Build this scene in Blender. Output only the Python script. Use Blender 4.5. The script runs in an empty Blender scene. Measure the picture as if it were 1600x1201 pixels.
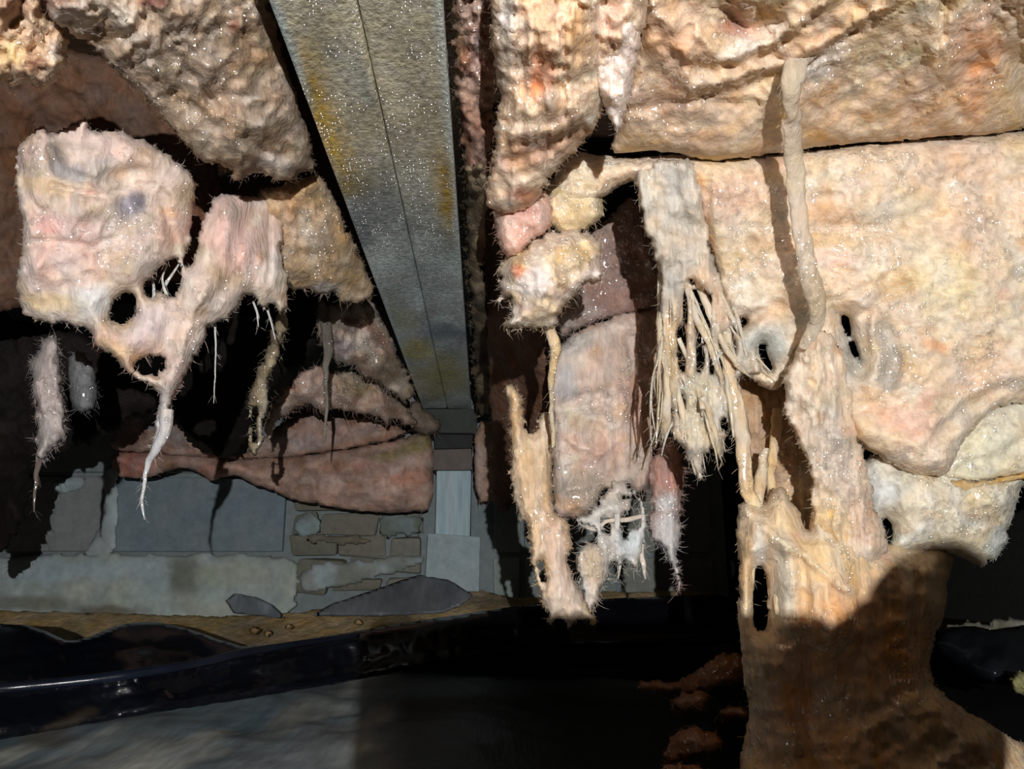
import bpy, bmesh, math, random
import numpy as np
from mathutils import Matrix, Vector

# ------------------------------------------------------------------ camera, world, lamp, exposure
SC = bpy.context.scene
COL = SC.collection
F = 1200.0                                   # focal length in pixels of the 1600 x 1201 frame
CAM = np.array([0.0, 0.0, 0.22])
PITCH, YAW = math.radians(13.3), math.radians(2.15)
cam_d = bpy.data.cameras.new('camera'); cam_d.sensor_width = 36; cam_d.lens = 36 * F / 1600
cam_d.clip_start = 0.005; cam_d.clip_end = 50
cam = bpy.data.objects.new('camera', cam_d); COL.objects.link(cam)
cam.location = CAM
RM = Matrix.Rotation(-YAW, 3, 'Z') @ Matrix.Rotation(math.pi / 2 + PITCH, 3, 'X')
cam.rotation_euler = RM.to_euler()
SC.camera = cam
R3 = np.array(RM)

world = bpy.data.worlds.new('crawl_space_fill'); SC.world = world; world.use_nodes = True
world.node_tree.nodes['Background'].inputs[0].default_value = (0.95, 0.80, 0.66, 1)
world.node_tree.nodes['Background'].inputs[1].default_value = 0.015  # added faint warm fill, standing in for light bounced off the insulation

def rays(px, py):
    """world directions with Y = 1 through pixels of the 1600 x 1201 frame"""
    px = np.asarray(px, float); py = np.asarray(py, float)
    d = np.stack([(px - 800) / F, (600.5 - py) / F, -np.ones_like(px)], -1) @ R3.T
    return d / d[..., 1:2]

def at(px, py, Y):
    return CAM + rays(px, py) * np.asarray(Y, float)[..., None]

def atz(px, py, Z):
    r = rays(px, py); return CAM + r * ((Z - CAM[2]) / r[..., 2])[..., None]

def project(P):
    q = (np.asarray(P) - CAM) @ R3
    return 800 - F * q[..., 0] / q[..., 2], 600.5 + F * q[..., 1] / q[..., 2]

# head torch of the photographer, behind and above the lens: its shadow point in the picture is (ex, ey)
S_BACK = 0.60
_e = rays(622., 1012.); _e = _e / np.linalg.norm(_e)
LAMP = CAM - _e * S_BACK
sd = bpy.data.lights.new('head_torch_light', 'SPOT'); sd.energy = 82; sd.shadow_soft_size = 0.0045
sd.spot_size = math.radians(125); sd.spot_blend = 0.8; sd.color = (1.0, 0.985, 0.965)
sl = bpy.data.objects.new('head_torch_light', sd); COL.objects.link(sl); sl.location = LAMP
sl.rotation_euler = Vector(at(1090., 510., .9) - LAMP).to_track_quat('-Z', 'Y').to_euler()

vs = SC.view_settings; vs.view_transform = 'Standard'; vs.look = 'None'; vs.gamma = 1.0
vs.exposure = 0.0; vs.use_curve_mapping = False
SC.cycles.max_bounces = 6; SC.cycles.diffuse_bounces = 3; SC.cycles.glossy_bounces = 2; SC.cycles.transparent_max_bounces = 6

# ------------------------------------------------------------------ helpers
def lin(c):
    c = np.asarray(c, float) / 255.0
    return np.where(c <= 0.04045, c / 12.92, ((c + 0.055) / 1.055) ** 2.4)

def _h(ix, iy, iz, s):
    n = (ix.astype(np.int64) * 374761393 + iy.astype(np.int64) * 668265263 + iz.astype(np.int64) * 2147483647 + s * 1274126177) & 0xFFFFFFFF
    n = ((n ^ (n >> 13)) * 1274126177) & 0xFFFFFFFF
    return ((n ^ (n >> 16)) & 0xFFFF) / 65535.0

def vnoise(x, y, z=None, s=0):
    x = np.asarray(x, float); y = np.asarray(y, float)
    z = np.zeros_like(x) if z is None else np.asarray(z, float)
    x0, y0, z0 = np.floor(x), np.floor(y), np.floor(z)
    fx, fy, fz = x - x0, y - y0, z - z0
    fx, fy, fz = (f * f * f * (f * (f * 6 - 15) + 10) for f in (fx, fy, fz))
    r = 0
    for dx in (0, 1):
        for dy in (0, 1):
            for dz in (0, 1):
                w = (fx if dx else 1 - fx) * (fy if dy else 1 - fy) * (fz if dz else 1 - fz)
                r = r + w * _h(x0 + dx, y0 + dy, z0 + dz, s)
    return r * 2 - 1

def fbm(x, y, z=None, s=0, o=4, g=0.5, ridge=False):
    a, t, r = 1.0, 0.0, 0
    for i in range(o):
        n = vnoise(np.asarray(x) * 2 ** i, np.asarray(y) * 2 ** i, None if z is None else np.asarray(z) * 2 ** i, s + i * 17)
        r = r + a * ((1 - 2 * np.abs(n)) if ridge else n); t += a; a *= g
    return r / t

def seg_dist(P, A, B):
    d = B - A; L = (d * d).sum() + 1e-9
    t = np.clip(((P - A) @ d) / L, 0, 1)
    return np.hypot(*(P - A - t[:, None] * d).T), t

def line_dist(P, pts):
    pts = np.asarray(pts, float); m = np.full(len(P), 1e9)
    for i in range(len(pts) - 1):
        m = np.minimum(m, seg_dist(P, pts[i], pts[i + 1])[0])
    return m

def poly_sdf(P, poly):
    poly = np.asarray(poly, float); n = len(poly)
    m = np.full(len(P), 1e9); ins = np.zeros(len(P), bool); x, y = P[:, 0], P[:, 1]
    for i in range(n):
        A, B = poly[i], poly[(i + 1) % n]
        m = np.minimum(m, seg_dist(P, A, B)[0])
        c = (A[1] > y) != (B[1] > y)
        ins ^= c & (x < (B[0] - A[0]) * (y - A[1]) / (B[1] - A[1] + 1e-12) + A[0])
    return np.where(ins, m, -m)

def smooth_poly(poly, it=1):
    p = np.asarray(poly, float)
    for _ in range(it):
        q = np.roll(p, -1, 0); p = np.stack([p * .8 + q * .2, p * .2 + q * .8], 1).reshape(-1, 2)
    return p

def new_mesh(name, V, Fq, cols=None, smooth=True, origin=None):
    """Fq: array (n,4) quads with -1 as fourth index for triangles"""
    V = np.asarray(V, float); Fq = np.asarray(Fq, np.int64)
    o = V.mean(0) if origin is None else np.asarray(origin, float)
    me = bpy.data.meshes.new(name)
    tot = np.where(Fq[:, 3] < 0, 3, 4); st = np.concatenate([[0], np.cumsum(tot)[:-1]])
    li = Fq.reshape(-1); li = li[li >= 0]
    me.vertices.add(len(V)); me.vertices.foreach_set('co', (V - o).astype(np.float32).ravel())
    me.loops.add(len(li)); me.loops.foreach_set('vertex_index', li.astype(np.int32))
    me.polygons.add(len(Fq)); me.polygons.foreach_set('loop_start', st.astype(np.int32)); me.polygons.foreach_set('loop_total', tot.astype(np.int32))
    me.polygons.foreach_set('use_smooth', np.full(len(Fq), smooth))
    if cols is not None:
        a = me.color_attributes.new('Col', 'FLOAT_COLOR', 'POINT')
        a.data.foreach_set('color', np.concatenate([cols, np.ones((len(V), 1))], 1).astype(np.float32).ravel())
    me.update(calc_edges=True); me.validate()
    return me, o

def link(name, me, loc, mat, parent=None):
    ob = bpy.data.objects.new(name, me); COL.objects.link(ob)
    if mat: me.materials.append(mat)
    if parent is not None:
        ob.parent = parent; p = parent; off = np.zeros(3)
        while p is not None: off = off + np.array(p.location); p = p.parent
        ob.location = np.asarray(loc) - off
    else:
        ob.location = loc
    return ob

def tag(ob, label=None, cat=None, group=None, kind=None):
    for k, v in (('label', label), ('category', cat), ('group', group), ('kind', kind)):
        if v: ob[k] = v
    return ob

# ------------------------------------------------------------------ materials
def mat_new(name):
    m = bpy.data.materials.new(name); m.use_nodes = True
    nt = m.node_tree; b = nt.nodes['Principled BSDF']
    return m, nt, b, lambda t: nt.nodes.new(t), nt.links.new

def make_mat(name, base=None, rough=.85, spec=.3, scale=90, vary=.35, bump=.6, bdist=.004, stretch=(1, 1, 1), glint=0., gscale=260., gth=.62, subs=0., metallic=0., coat_rough=.12, gtint=(1, 1, 1), vcol=True, gbump=1.0, gdist=.5, gauze=0.):
    m, nt, b, N, L = mat_new(name)
    tc = N('ShaderNodeTexCoord'); mp = N('ShaderNodeMapping'); mp.inputs['Scale'].default_value = stretch
    L(tc.outputs['Object'], mp.inputs['Vector'])
    n1 = N('ShaderNodeTexNoise'); n1.inputs['Scale'].default_value = scale; n1.inputs['Detail'].default_value = 5; n1.inputs['Roughness'].default_value = .65
    L(mp.outputs[0], n1.inputs['Vector'])
    if vcol:
        ca = N('ShaderNodeVertexColor'); ca.layer_name = 'Col'; src = ca.outputs['Color']
    else:
        rgb = N('ShaderNodeRGB'); rgb.outputs[0].default_value = (*lin(base), 1); src = rgb.outputs[0]
    mr = N('ShaderNodeMapRange'); mr.inputs['From Min'].default_value = .25; mr.inputs['From Max'].default_value = .75
    mr.inputs['To Min'].default_value = 1 - vary; mr.inputs['To Max'].default_value = 1 + vary * .7
    L(n1.outputs['Fac'], mr.inputs['Value'])
    mx = N('ShaderNodeMix'); mx.data_type = 'RGBA'; mx.blend_type = 'MULTIPLY'; mx.inputs['Factor'].default_value = 1
    L(src, mx.inputs['A']); L(mr.outputs[0], mx.inputs['B'])
    # slight warm/cool drift in the fibres
    n3 = N('ShaderNodeTexNoise'); n3.inputs['Scale'].default_value = scale * .35; n3.inputs['Detail'].default_value = 3
    L(mp.outputs[0], n3.inputs['Vector'])
    hs = N('ShaderNodeHueSaturation'); hr = N('ShaderNodeMapRange'); hr.inputs['From Min'].default_value = .3; hr.inputs['From Max'].default_value = .7
    hr.inputs['To Min'].default_value = .72; hr.inputs['To Max'].default_value = 1.2
    L(n3.outputs['Fac'], hr.inputs['Value']); L(hr.outputs[0], hs.inputs['Saturation']); L(mx.outputs['Result'], hs.inputs['Color'])
    L(hs.outputs[0], b.inputs['Base Color'])
    b.inputs['Roughness'].default_value = rough; b.inputs['Specular IOR Level'].default_value = spec; b.inputs['Metallic'].default_value = metallic
    if bump:
        bp = N('ShaderNodeBump'); bp.inputs['Strength'].default_value = bump; bp.inputs['Distance'].default_value = bdist
        L(n1.outputs['Fac'], bp.inputs['Height']); L(bp.outputs[0], b.inputs['Normal'])
    if glint:
        # beads of water: small glossy facets where a fine cell noise is high
        vo = N('ShaderNodeTexVoronoi'); vo.inputs['Scale'].default_value = gscale; L(tc.outputs['Object'], vo.inputs['Vector'])
        sp = N('ShaderNodeSeparateColor'); L(vo.outputs['Color'], sp.inputs[0])
        n2 = N('ShaderNodeTexNoise'); n2.inputs['Scale'].default_value = gscale * .07; n2.inputs['Detail'].default_value = 2; L(tc.outputs['Object'], n2.inputs['Vector'])
        nr = N('ShaderNodeMapRange'); nr.inputs['From Min'].default_value = .3; nr.inputs['From Max'].default_value = .7; L(n2.outputs['Fac'], nr.inputs['Value'])
        ad = N('ShaderNodeMath'); ad.operation = 'MULTIPLY'; L(sp.outputs[0], ad.inputs[0]); L(nr.outputs[0], ad.inputs[1])
        gt = N('ShaderNodeMapRange'); gt.inputs['From Min'].default_value = gth; gt.inputs['From Max'].default_value = gth + .03
        gt.inputs['To Max'].default_value = glint
        L(ad.outputs[0], gt.inputs['Value']); L(gt.outputs[0], b.inputs['Coat Weight'])
        dm = N('ShaderNodeMapRange'); dm.interpolation_type = 'SMOOTHSTEP'; dm.inputs['From Max'].default_value = .6; dm.inputs['To Min'].default_value = 1; dm.inputs['To Max'].default_value = 0
        L(vo.outputs['Distance'], dm.inputs['Value'])
        b2 = N('ShaderNodeBump'); b2.inputs['Strength'].default_value = gbump; b2.inputs['Distance'].default_value = gdist / gscale
        L(dm.outputs[0], b2.inputs['Height']); L(b2.outputs[0], b.inputs['Coat Normal'])
        b.inputs['Coat Roughness'].default_value = coat_rough; b.inputs['Coat IOR'].default_value = 3.0
    if gauze:                       # loose strands let part of the light through
        tr = N('ShaderNodeBsdfTransparent'); ms = N('ShaderNodeMixShader'); ms.inputs[0].default_value = gauze
        L(b.outputs[0], ms.inputs[1]); L(tr.outputs[0], ms.inputs[2]); L(ms.outputs[0], nt.nodes['Material Output'].inputs['Surface'])
    if subs:
        b.inputs['Subsurface Weight'].default_value = subs; b.inputs['Subsurface Radius'].default_value = (1, .78, .62); b.inputs['Subsurface Scale'].default_value = .008
    return m

M_BATT = make_mat('fibreglass_batt', scale=110, vary=.30, bump=.65, bdist=.005, glint=1., gscale=190, gth=.40, coat_rough=.22, gbump=1., gdist=.7, subs=.6)
M_HANG = make_mat('fibreglass_hanging', scale=95, vary=.30, bump=.65, bdist=.005, stretch=(1.5, 1.5, .35), glint=1., gscale=190, gth=.42, coat_rough=.22, gbump=1., gdist=.7, subs=.6)
M_GAUZE = make_mat('gauzy_fibreglass', scale=95, vary=.30, bump=.65, bdist=.005, stretch=(1.5, 1.5, .35), glint=1., gscale=190, gth=.42, coat_rough=.22, gdist=.7, gauze=.36)
M_DULL = make_mat('old_dusty_fibreglass', scale=80, vary=.34, bump=.6, bdist=.006)
M_FIBRE = make_mat('loose_fibre', scale=120, vary=.3, bump=0, rough=.6, spec=.45)
M_STEEL = make_mat('wet_steel', rough=.5, spec=.5, scale=210, vary=.7, bump=.7, bdist=.004, glint=1., gscale=300, gth=.36, metallic=.2, coat_rough=.25, gbump=1., gdist=1.2)
M_BLOCK = make_mat('concrete_block', rough=.95, spec=.15, scale=45, vary=.22, bump=.4, bdist=.004)
M_SOIL = make_mat('dry_soil', rough=1, spec=.05, scale=40, vary=.35, bump=.8, bdist=.01)
M_POLY = make_mat('black_polythene', rough=.22, spec=.45, scale=16, vary=.3, bump=.12, bdist=.006)
M_MUDPOLY = make_mat('muddy_polythene', rough=.5, spec=.45, scale=20, vary=.4, bump=.3, bdist=.006, stretch=(2.2, .5, 1))
M_DARK = make_mat('timber_dark', rough=.9, spec=.1, scale=30, vary=.4, bump=.4, stretch=(.2, 2, 2))
M_WOOD = make_mat('post_wood', rough=.85, spec=.2, scale=40, vary=.3, bump=.5, bdist=.003, stretch=(2, 2, .2))

# colours (sRGB of the dry thing)
PEACH, CREAM, PINK, TAN, GREY, YEL, ORNG, WHITE, BRN, DRED, OLIVE = (232, 192, 160), (238, 220, 190), (238, 194, 182), (200, 160, 122), (182, 178, 172), (222, 190, 130), (226, 158, 112), (240, 232, 220), (156, 118, 90), (150, 96, 84), (160, 146, 104)

def palette_colour(x, y, z, pal, sc, seed):
    n = len(pal); c = np.zeros((len(x), 3)); wsum = np.zeros(len(x))
    for i, p in enumerate(pal):
        w = np.exp(4.5 * fbm(x / sc, y / sc, z, s=seed * 31 + i * 7, o=3)); c += w[:, None] * lin(p); wsum += w
    return c / wsum[:, None]

def paint(c, x, y, patches, seed=0):
    """patches of another colour laid over the material: (px, py, rx, ry, angle, colour, strength)"""
    for k, (cx, cy, rx, ry, an, colr, st) in enumerate(patches):
        a = math.radians(an); u = (x - cx) * math.cos(a) + (y - cy) * math.sin(a); v = -(x - cx) * math.sin(a) + (y - cy) * math.cos(a)
        d = np.sqrt((u / rx) ** 2 + (v / ry) ** 2) + .35 * fbm(x / 22., y / 22., s=seed + k, o=3)
        w = np.clip(1.45 - d * 1.0, 0, 1); w = (w * w * (3 - 2 * w) * st * .85)[:, None]
        c = c * (1 - w) + lin(colr) * w
    return c

def yfield(P, ctrl):
    ctrl = np.asarray(ctrl, float)
    A = np.c_[ctrl[:, :2] / 500., np.ones(len(ctrl))]
    if len(ctrl) >= 4:
        k = np.linalg.lstsq(A.T @ A + np.diag([.02, .02, 0]), A.T @ ctrl[:, 2], rcond=None)[0]
    else:
        k = np.array([0, 0, ctrl[:, 2].mean()])
    res = ctrl[:, 2] - A @ k
    out = np.c_[P / 500., np.ones(len(P))] @ k; num = 0; den = 0
    for (cx, cy, _), r in zip(ctrl, res):
        w = 1 / ((P[:, 0] - cx) ** 2 + (P[:, 1] - cy) ** 2 + 900); num = num + w * r; den = den + w
    return out + num / den

def sheet(name, poly, ctrl, label=None, cat='insulation', group=None, kind=None, parent=None, mat=None, step=4., bulge=.02, R=30., thick=.02, lump=(.012, 60.), fold=(.0, 80., 1., 0.), fine=(.004, 14.), fray=(5., 9., 9.), holes=(), dents=(), tears=(), pal=(PEACH, CREAM, PINK), psc=70., patches=(), fibres=0, flen=(8, 22), fdown=.5, fuzz=0, seed=1, sm=1, zfloor=None, streak=(0., 8., 90.), auto=0, acols=((208, 202, 188), (196, 160, 120), (238, 196, 176), (240, 230, 210), (176, 168, 140), (224, 178, 128))):
    """one torn piece of blanket: outline in the frame, own distance (ctrl: px, py, Y), thickness and relief"""
    poly = smooth_poly(poly, sm) if sm else np.asarray(poly, float)
    lo = poly.min(0) - 8; hi = poly.max(0) + 8
    nx = int((hi[0] - lo[0]) / step) + 2; ny = int((hi[1] - lo[1]) / step) + 2
    gx, gy = np.meshgrid(lo[0] + np.arange(nx) * step, lo[1] + np.arange(ny) * step)
    P = np.stack([gx.ravel(), gy.ravel()], 1)
    def field(P):
        d = poly_sdf(P, poly)
        for h in holes: d = np.minimum(d, -poly_sdf(P, smooth_poly(h, 1)))
        x, y = P.T
        d = d + fray[0] * fbm(x / fray[1], y / fray[2], s=seed + 5, o=3) - abs(fray[0]) * .2
        for (tp, th, sx, sy) in tears:
            m = np.clip(poly_sdf(P, tp) / 12., 0, 1)
            d = np.minimum(d, 14 * (th - fbm(x / sx, y / sy, s=seed + 11, o=2)) + (1 - m) * 60)
        return d
    d = field(P)
    e = 1.5; g = np.stack([field(P + [e, 0]) - field(P - [e, 0]), field(P + [0, e]) - field(P - [0, e])], 1) / (2 * e)
    gl = np.maximum((g ** 2).sum(1), .25)
    inside = d > 0
    I = inside.reshape(ny, nx)
    # keep cells with all corners inside after growing by the near-boundary points
    near = (d > -step * .75); K = near.reshape(ny, nx)
    cell = K[:-1, :-1] & K[1:, :-1] & K[:-1, 1:] & K[1:, 1:] & (I[:-1, :-1] | I[1:, :-1] | I[:-1, 1:] | I[1:, 1:])
    idx = np.arange(nx * ny).reshape(ny, nx)
    Q = np.stack([idx[:-1, :-1], idx[1:, :-1], idx[1:, 1:], idx[:-1, 1:]], -1)[cell]
    if len(Q) == 0: raise ValueError(name)
    snap = (d < step * .6)
    P2 = P.copy(); mv = np.clip(-d / gl, -step * .7, step * .9)[:, None] * g; P2[snap] += mv[snap]
    used = np.unique(Q); remap = np.full(nx * ny, -1); remap[used] = np.arange(len(used))
    Q = remap[Q]; P2 = P2[used]; dd = np.maximum(d[used], 0)
    x, y = P2.T; n = len(P2)
    # boundary vertices: those on edges used once
    ed = np.sort(np.concatenate([Q[:, [0, 1]], Q[:, [1, 2]], Q[:, [2, 3]], Q[:, [3, 0]]]), 1)
    key = ed[:, 0] * n + ed[:, 1]; uk, cnt = np.unique(key, return_counts=True); be = uk[cnt == 1]
    bmask = np.zeros(n, bool); bmask[be // n] = True; bmask[be % n] = True
    q = np.clip(dd / R, 0, 1); prof = np.sqrt(np.clip(1 - (1 - q) ** 2, 0, 1)); prof[bmask] = 0
    Y = yfield(P2, ctrl)
    edge = np.clip(dd / (R * .6), 0, 1); edge[bmask] = 0
    rel = .75 * lump[0] * fbm(x / lump[1], y / lump[1], s=seed, o=3) + .7 * fine[0] * fbm(x / fine[1], y / fine[1], s=seed + 3, o=3)
    if fold[0]:
        a = math.radians(fold[3]); u = x * math.cos(a) + y * math.sin(a); v = -x * math.sin(a) + y * math.cos(a)
        wx = 14 * fbm(x / 60, y / 60, s=seed + 8, o=2)
        rel = rel + .6 * fold[0] * fbm((u + wx) / fold[1], (v + wx) / (fold[1] * fold[2]), s=seed + 9, o=3, ridge=True)
    a2 = math.radians(fold[3] if fold[0] else 80); u2 = x * math.cos(a2) + y * math.sin(a2); v2 = -x * math.sin(a2) + y * math.cos(a2)
    rel = rel + .95 * fine[0] * fbm(u2 / 34 + fbm(x / 40, y / 40, s=seed + 2, o=2), v2 / 15 + fbm(x / 30, y / 30, s=seed + 12, o=2), s=seed + 31, o=3, ridge=True)
    if streak[0]: rel = rel + streak[0] * fbm(x / streak[1], y / streak[2], s=seed + 21, o=3, ridge=True)
    for (ln, w, dep) in dents:
        wob = P2 + np.stack([fbm(x / 18, y / 18, s=seed + 4, o=2), fbm(x / 18, y / 18, s=seed + 6, o=2)], 1) * min(6., w * .8)
        rel = rel - .55 * dep * np.exp(-(line_dist(wob, ln) / w) ** 2)
    Yf = Y - bulge * prof - rel * (.25 + .75 * edge)
    Yb = Y + thick * prof + .3 * rel * edge + (.002 if thick else 0)
    Yb = np.maximum(Yb, Yf + .0015 * (~bmask))
    Yb[bmask] = Yf[bmask]
    Vf = at(x, y, Yf); Vb = at(x, y, Yb)
    if zfloor is not None:
        Vf[:, 2] = np.maximum(Vf[:, 2], zfloor); Vb[:, 2] = np.maximum(Vb[:, 2], zfloor)
    bidx = np.where(bmask, np.arange(n), -1); bi = np.where(~bmask)[0]
    bidx[bi] = n + np.arange(len(bi))
    V = np.concatenate([Vf, Vb[bi]]); QB = bidx[Q][:, ::-1]
    Fq = np.concatenate([Q, QB]); Fq = Fq[[len(set(f)) == 4 for f in Fq.tolist()]] if False else Fq
    zz = np.zeros(n) + seed * 3.7
    c = palette_colour(x, y, zz, pal, psc, seed)
    c = c * (1 + .20 * fbm(x / 26, y / 26, s=seed + 40, o=4) + .05 * fbm(x / 9, y / 9, s=seed + 44, o=2))[:, None]
    if auto:
        rg = np.random.default_rng(seed + 7); pk = rg.integers(0, n, auto)
        c = paint(c, x, y, [(x[i], y[i], rg.uniform(8, 26), rg.uniform(5, 14), rg.uniform(-40, 40), acols[rg.integers(0, len(acols))], rg.uniform(.35, .75)) for i in pk], seed * 5)
    c = paint(c, x, y, patches, seed * 13)
    C = np.concatenate([c, c[bi]])
    me, o = new_mesh(name, V, Fq, np.clip(C, 0, 1))
    ob = link(name, me, o, mat or M_HANG, parent)
    tag(ob, label, cat if parent is None else None, group, kind)
    # frayed fibres along the rim (and standing on the face for fuzzy pieces)
    if fibres or fuzz:
        rng = np.random.default_rng(seed + 99)
        bl = np.where(bmask)[0]; gg = g[used]; segs = []
        pick = rng.choice(bl, min(int(fibres * 1.6), len(bl) * 3)) if fibres else np.zeros(0, int)
        fa = rng.choice(n, fuzz) if fuzz else np.zeros(0, int)
        for j, i in enumerate(np.concatenate([pick, fa])):
            face = j >= len(pick)
            if face:
                an = rng.uniform(0, 6.28); out = np.array([math.cos(an), math.sin(an)]); dep = -rng.uniform(.3, 1.)
            else:
                out = -gg[i] / (np.hypot(*gg[i]) + 1e-6) + rng.normal(0, .45, 2) + [0, fdown]; dep = rng.normal(0, .4)
            L = (flen[0] + (flen[1] - flen[0]) * rng.random() ** 2.2) * (.35 if face else .62); out = out / (np.hypot(*out) + 1e-6)
            bend = np.array([-out[1], out[0]]) * rng.normal(0, .9)
            p0 = P2[i] - out * (3 if not face else 0); y0 = Yf[i] + (0 if not face else .001)
            pts = [(p0 + out * L * t + bend * L * t * t + [0, .15 * L * t * t], y0 + dep * L * t * .0006) for t in (0, .4, .75, 1.)]
            segs.append((pts, rng.uniform(.35, .85), C[i] * rng.uniform(.85, 1.2)))
        fibre_mesh('loose_fibres', segs, ob)
    return ob

def fibre_mesh(name, segs, parent):
    V, Fq, Cc = [], [], []
    base = 0
    PX = np.array([[p[0] for p in s[0]] for s in segs]); YY = np.array([[p[1] for p in s[0]] for s in segs])
    W = at(PX[..., 0], PX[..., 1], YY)              # (k,4,3)
    k = len(segs); rad = np.array([s[1] for s in segs])[:, None] * np.array([1, .85, .6, .12])[None] * (W[..., 1] / F)*.55
    offs = np.array([[math.cos(a), math.sin(a) * .7, math.sin(a)] for a in (0.4, 2.5, 4.6)])
    Vv = W[:, :, None, :] + rad[:, :, None, None] * offs[None, None]
    V = Vv.reshape(-1, 3); b = (np.arange(k) * 12)[:, None, None]
    f = []
    for i in range(3):
        for j in range(3):
            f.append([i * 3 + j, i * 3 + (j + 1) % 3, (i + 1) * 3 + (j + 1) % 3, (i + 1) * 3 + j])
    Fq = (np.array(f)[None] + b).reshape(-1, 4)
    C = np.repeat(np.array([s[2] for s in segs]), 12, 0)
    me, o = new_mesh(name, V, Fq, np.clip(C, 0, 1))
    return tag(link(name, me, o, M_FIBRE, parent), kind='stuff')

def tube(name, path, parent=None, label=None, cat=None, group=None, pal=(CREAM, PEACH), mat=None, seed=1, rn=.25, sides=9, flat=.8, twist=0., sub=6, fibres=0, flen=(6, 16)):
    """hanging strand: path of (px, py, Y, radius px)"""
    p = np.asarray(path, float); m = (len(p) - 1) * sub + 1
    t = np.linspace(0, len(p) - 1, m); i = np.clip(t.astype(int), 0, len(p) - 2); f = t - i
    def cr(k):
        return p[np.clip(k, 0, len(p) - 1)]
    a, b_, c, d = cr(i - 1), cr(i), cr(i + 1), cr(i + 2); f = f[:, None]
    q = .5 * (2 * b_ + (c - a) * f + (2 * a - 5 * b_ + 4 * c - d) * f ** 2 + (3 * b_ - a - 3 * c + d) * f ** 3)
    q[:, 3] = np.maximum(q[:, 3], .4)
    q[:, 0] += 1.2 * fbm(q[:, 1] / 14, q[:, 0] / 14, s=seed, o=2) * np.minimum(q[:, 3], 5) * .5
    Pc = at(q[:, 0], q[:, 1], q[:, 2]); r = q[:, 3] * q[:, 2] / F
    tg = np.gradient(Pc, axis=0); tg /= np.linalg.norm(tg, axis=1)[:, None] + 1e-9
    sx = np.cross(tg, np.array([0, 1., 0])); sx /= np.linalg.norm(sx, axis=1)[:, None] + 1e-9; sy = np.cross(sx, tg)
    an = np.linspace(0, 2 * math.pi, sides, endpoint=False)[None] + (twist * np.linspace(0, 1, m))[:, None]
    rr = r[:, None] * (1 + rn * fbm(np.cos(an) * 1.3 + 5, np.sin(an) * 1.3, q[:, 1:2] / 16. + 0 * an, s=seed, o=3))
    V = Pc[:, None] + rr[..., None] * (np.cos(an)[..., None] * sx[:, None] + flat * np.sin(an)[..., None] * sy[:, None])
    V = V.reshape(-1, 3)
    fs = [[k * sides + j, k * sides + (j + 1) % sides, (k + 1) * sides + (j + 1) % sides, (k + 1) * sides + j] for k in range(m - 1) for j in range(sides)]
    V = np.concatenate([V, Pc[:1], Pc[-1:]]); n = m * sides
    fs += [[n, (j + 1) % sides, j, -1] for j in range(sides)] + [[n + 1, (m - 1) * sides + j, (m - 1) * sides + (j + 1) % sides, -1] for j in range(sides)]
    px, py = project(V)
    C = palette_colour(px, py, np.zeros(len(px)) + seed, pal, 40., seed)
    me, o = new_mesh(name, V, fs, np.clip(C, 0, 1))
    ob = link(name, me, o, mat or M_HANG, parent); tag(ob, label, cat, group)
    if fibres:
        rng = np.random.default_rng(seed); segs = []
        for _ in range(fibres):
            k = rng.integers(0, m); s = rng.choice([-1, 1]); L = rng.uniform(*flen)
            o2 = np.array([s * rng.uniform(.2, 1), rng.uniform(.2, 1.2)]); o2 /= np.hypot(*o2)
            p0 = q[k, :2] + [s * q[k, 3] * .8, 0]
            segs.append(([(p0 + o2 * L * t_ + [0, .2 * L * t_ * t_], q[k, 2]) for t_ in (0, .4, .75, 1)], rng.uniform(.3, .8), C[k * sides] * rng.uniform(.9, 1.15)))
        fibre_mesh('loose_fibres', segs, ob)
    return ob

def box_part(name, lo, hi, mat, colr, parent=None, bev=.004, jit=.0, seed=0, vary=.0):
    """block with softened, slightly uneven edges and its own tint"""
    lo = np.asarray(lo, float); hi = np.asarray(hi, float)
    bm = bmesh.new(); bmesh.ops.create_cube(bm, size=1)
    rng = random.Random(seed)
    for v in bm.verts:
        for k in range(3): v.co[k] = (v.co[k]) * (hi[k] - lo[k]) + rng.uniform(-jit, jit)
    if bev: bmesh.ops.bevel(bm, geom=bm.edges[:], offset=min(bev, .3 * (hi - lo).min()), segments=2, affect='EDGES', profile=.6)
    me = bpy.data.meshes.new(name); bm.to_mesh(me); bm.free()
    a = me.color_attributes.new('Col', 'FLOAT_COLOR', 'POINT'); c = lin(colr)
    for i in range(len(me.vertices)): a.data[i].color = (*c, 1)
    return link(name, me, (lo + hi) / 2, mat, parent)

# ------------------------------------------------------------------ setting: ground, wall, ceiling
ZB = float(at(690., 638., 1.84)[2])              # underside of the steel beam
XL = float(atz(420., 0., ZB)[0]); XR = float(atz(692., 0., ZB)[0])

def grid_mesh(name, xs, ys, zf, cf, mat, parent=None):
    X, Yy = np.meshgrid(xs, ys); x, y = X.ravel(), Yy.ravel(); z = zf(x, y)
    V = np.stack([x, y, z], 1); nx, ny = len(xs), len(ys); idx = np.arange(nx * ny).reshape(ny, nx)
    Q = np.stack([idx[:-1, :-1], idx[:-1, 1:], idx[1:, 1:], idx[1:, :-1]], -1).reshape(-1, 4)
    me, o = new_mesh(name, V, Q, np.clip(cf(x, y, V), 0, 1)); return link(name, me, o, mat, parent)

floor = grid_mesh('floor', np.linspace(-3, 3, 90), np.linspace(-1.2, 4, 80),
    lambda x, y: -.02 + .012 * fbm(x * 2, y * 2, s=3), lambda x, y, V: np.tile(lin((92, 80, 62)), (len(x), 1)), M_SOIL)
tag(floor, 'bare earth floor of the crawl space', kind='structure')

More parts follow.
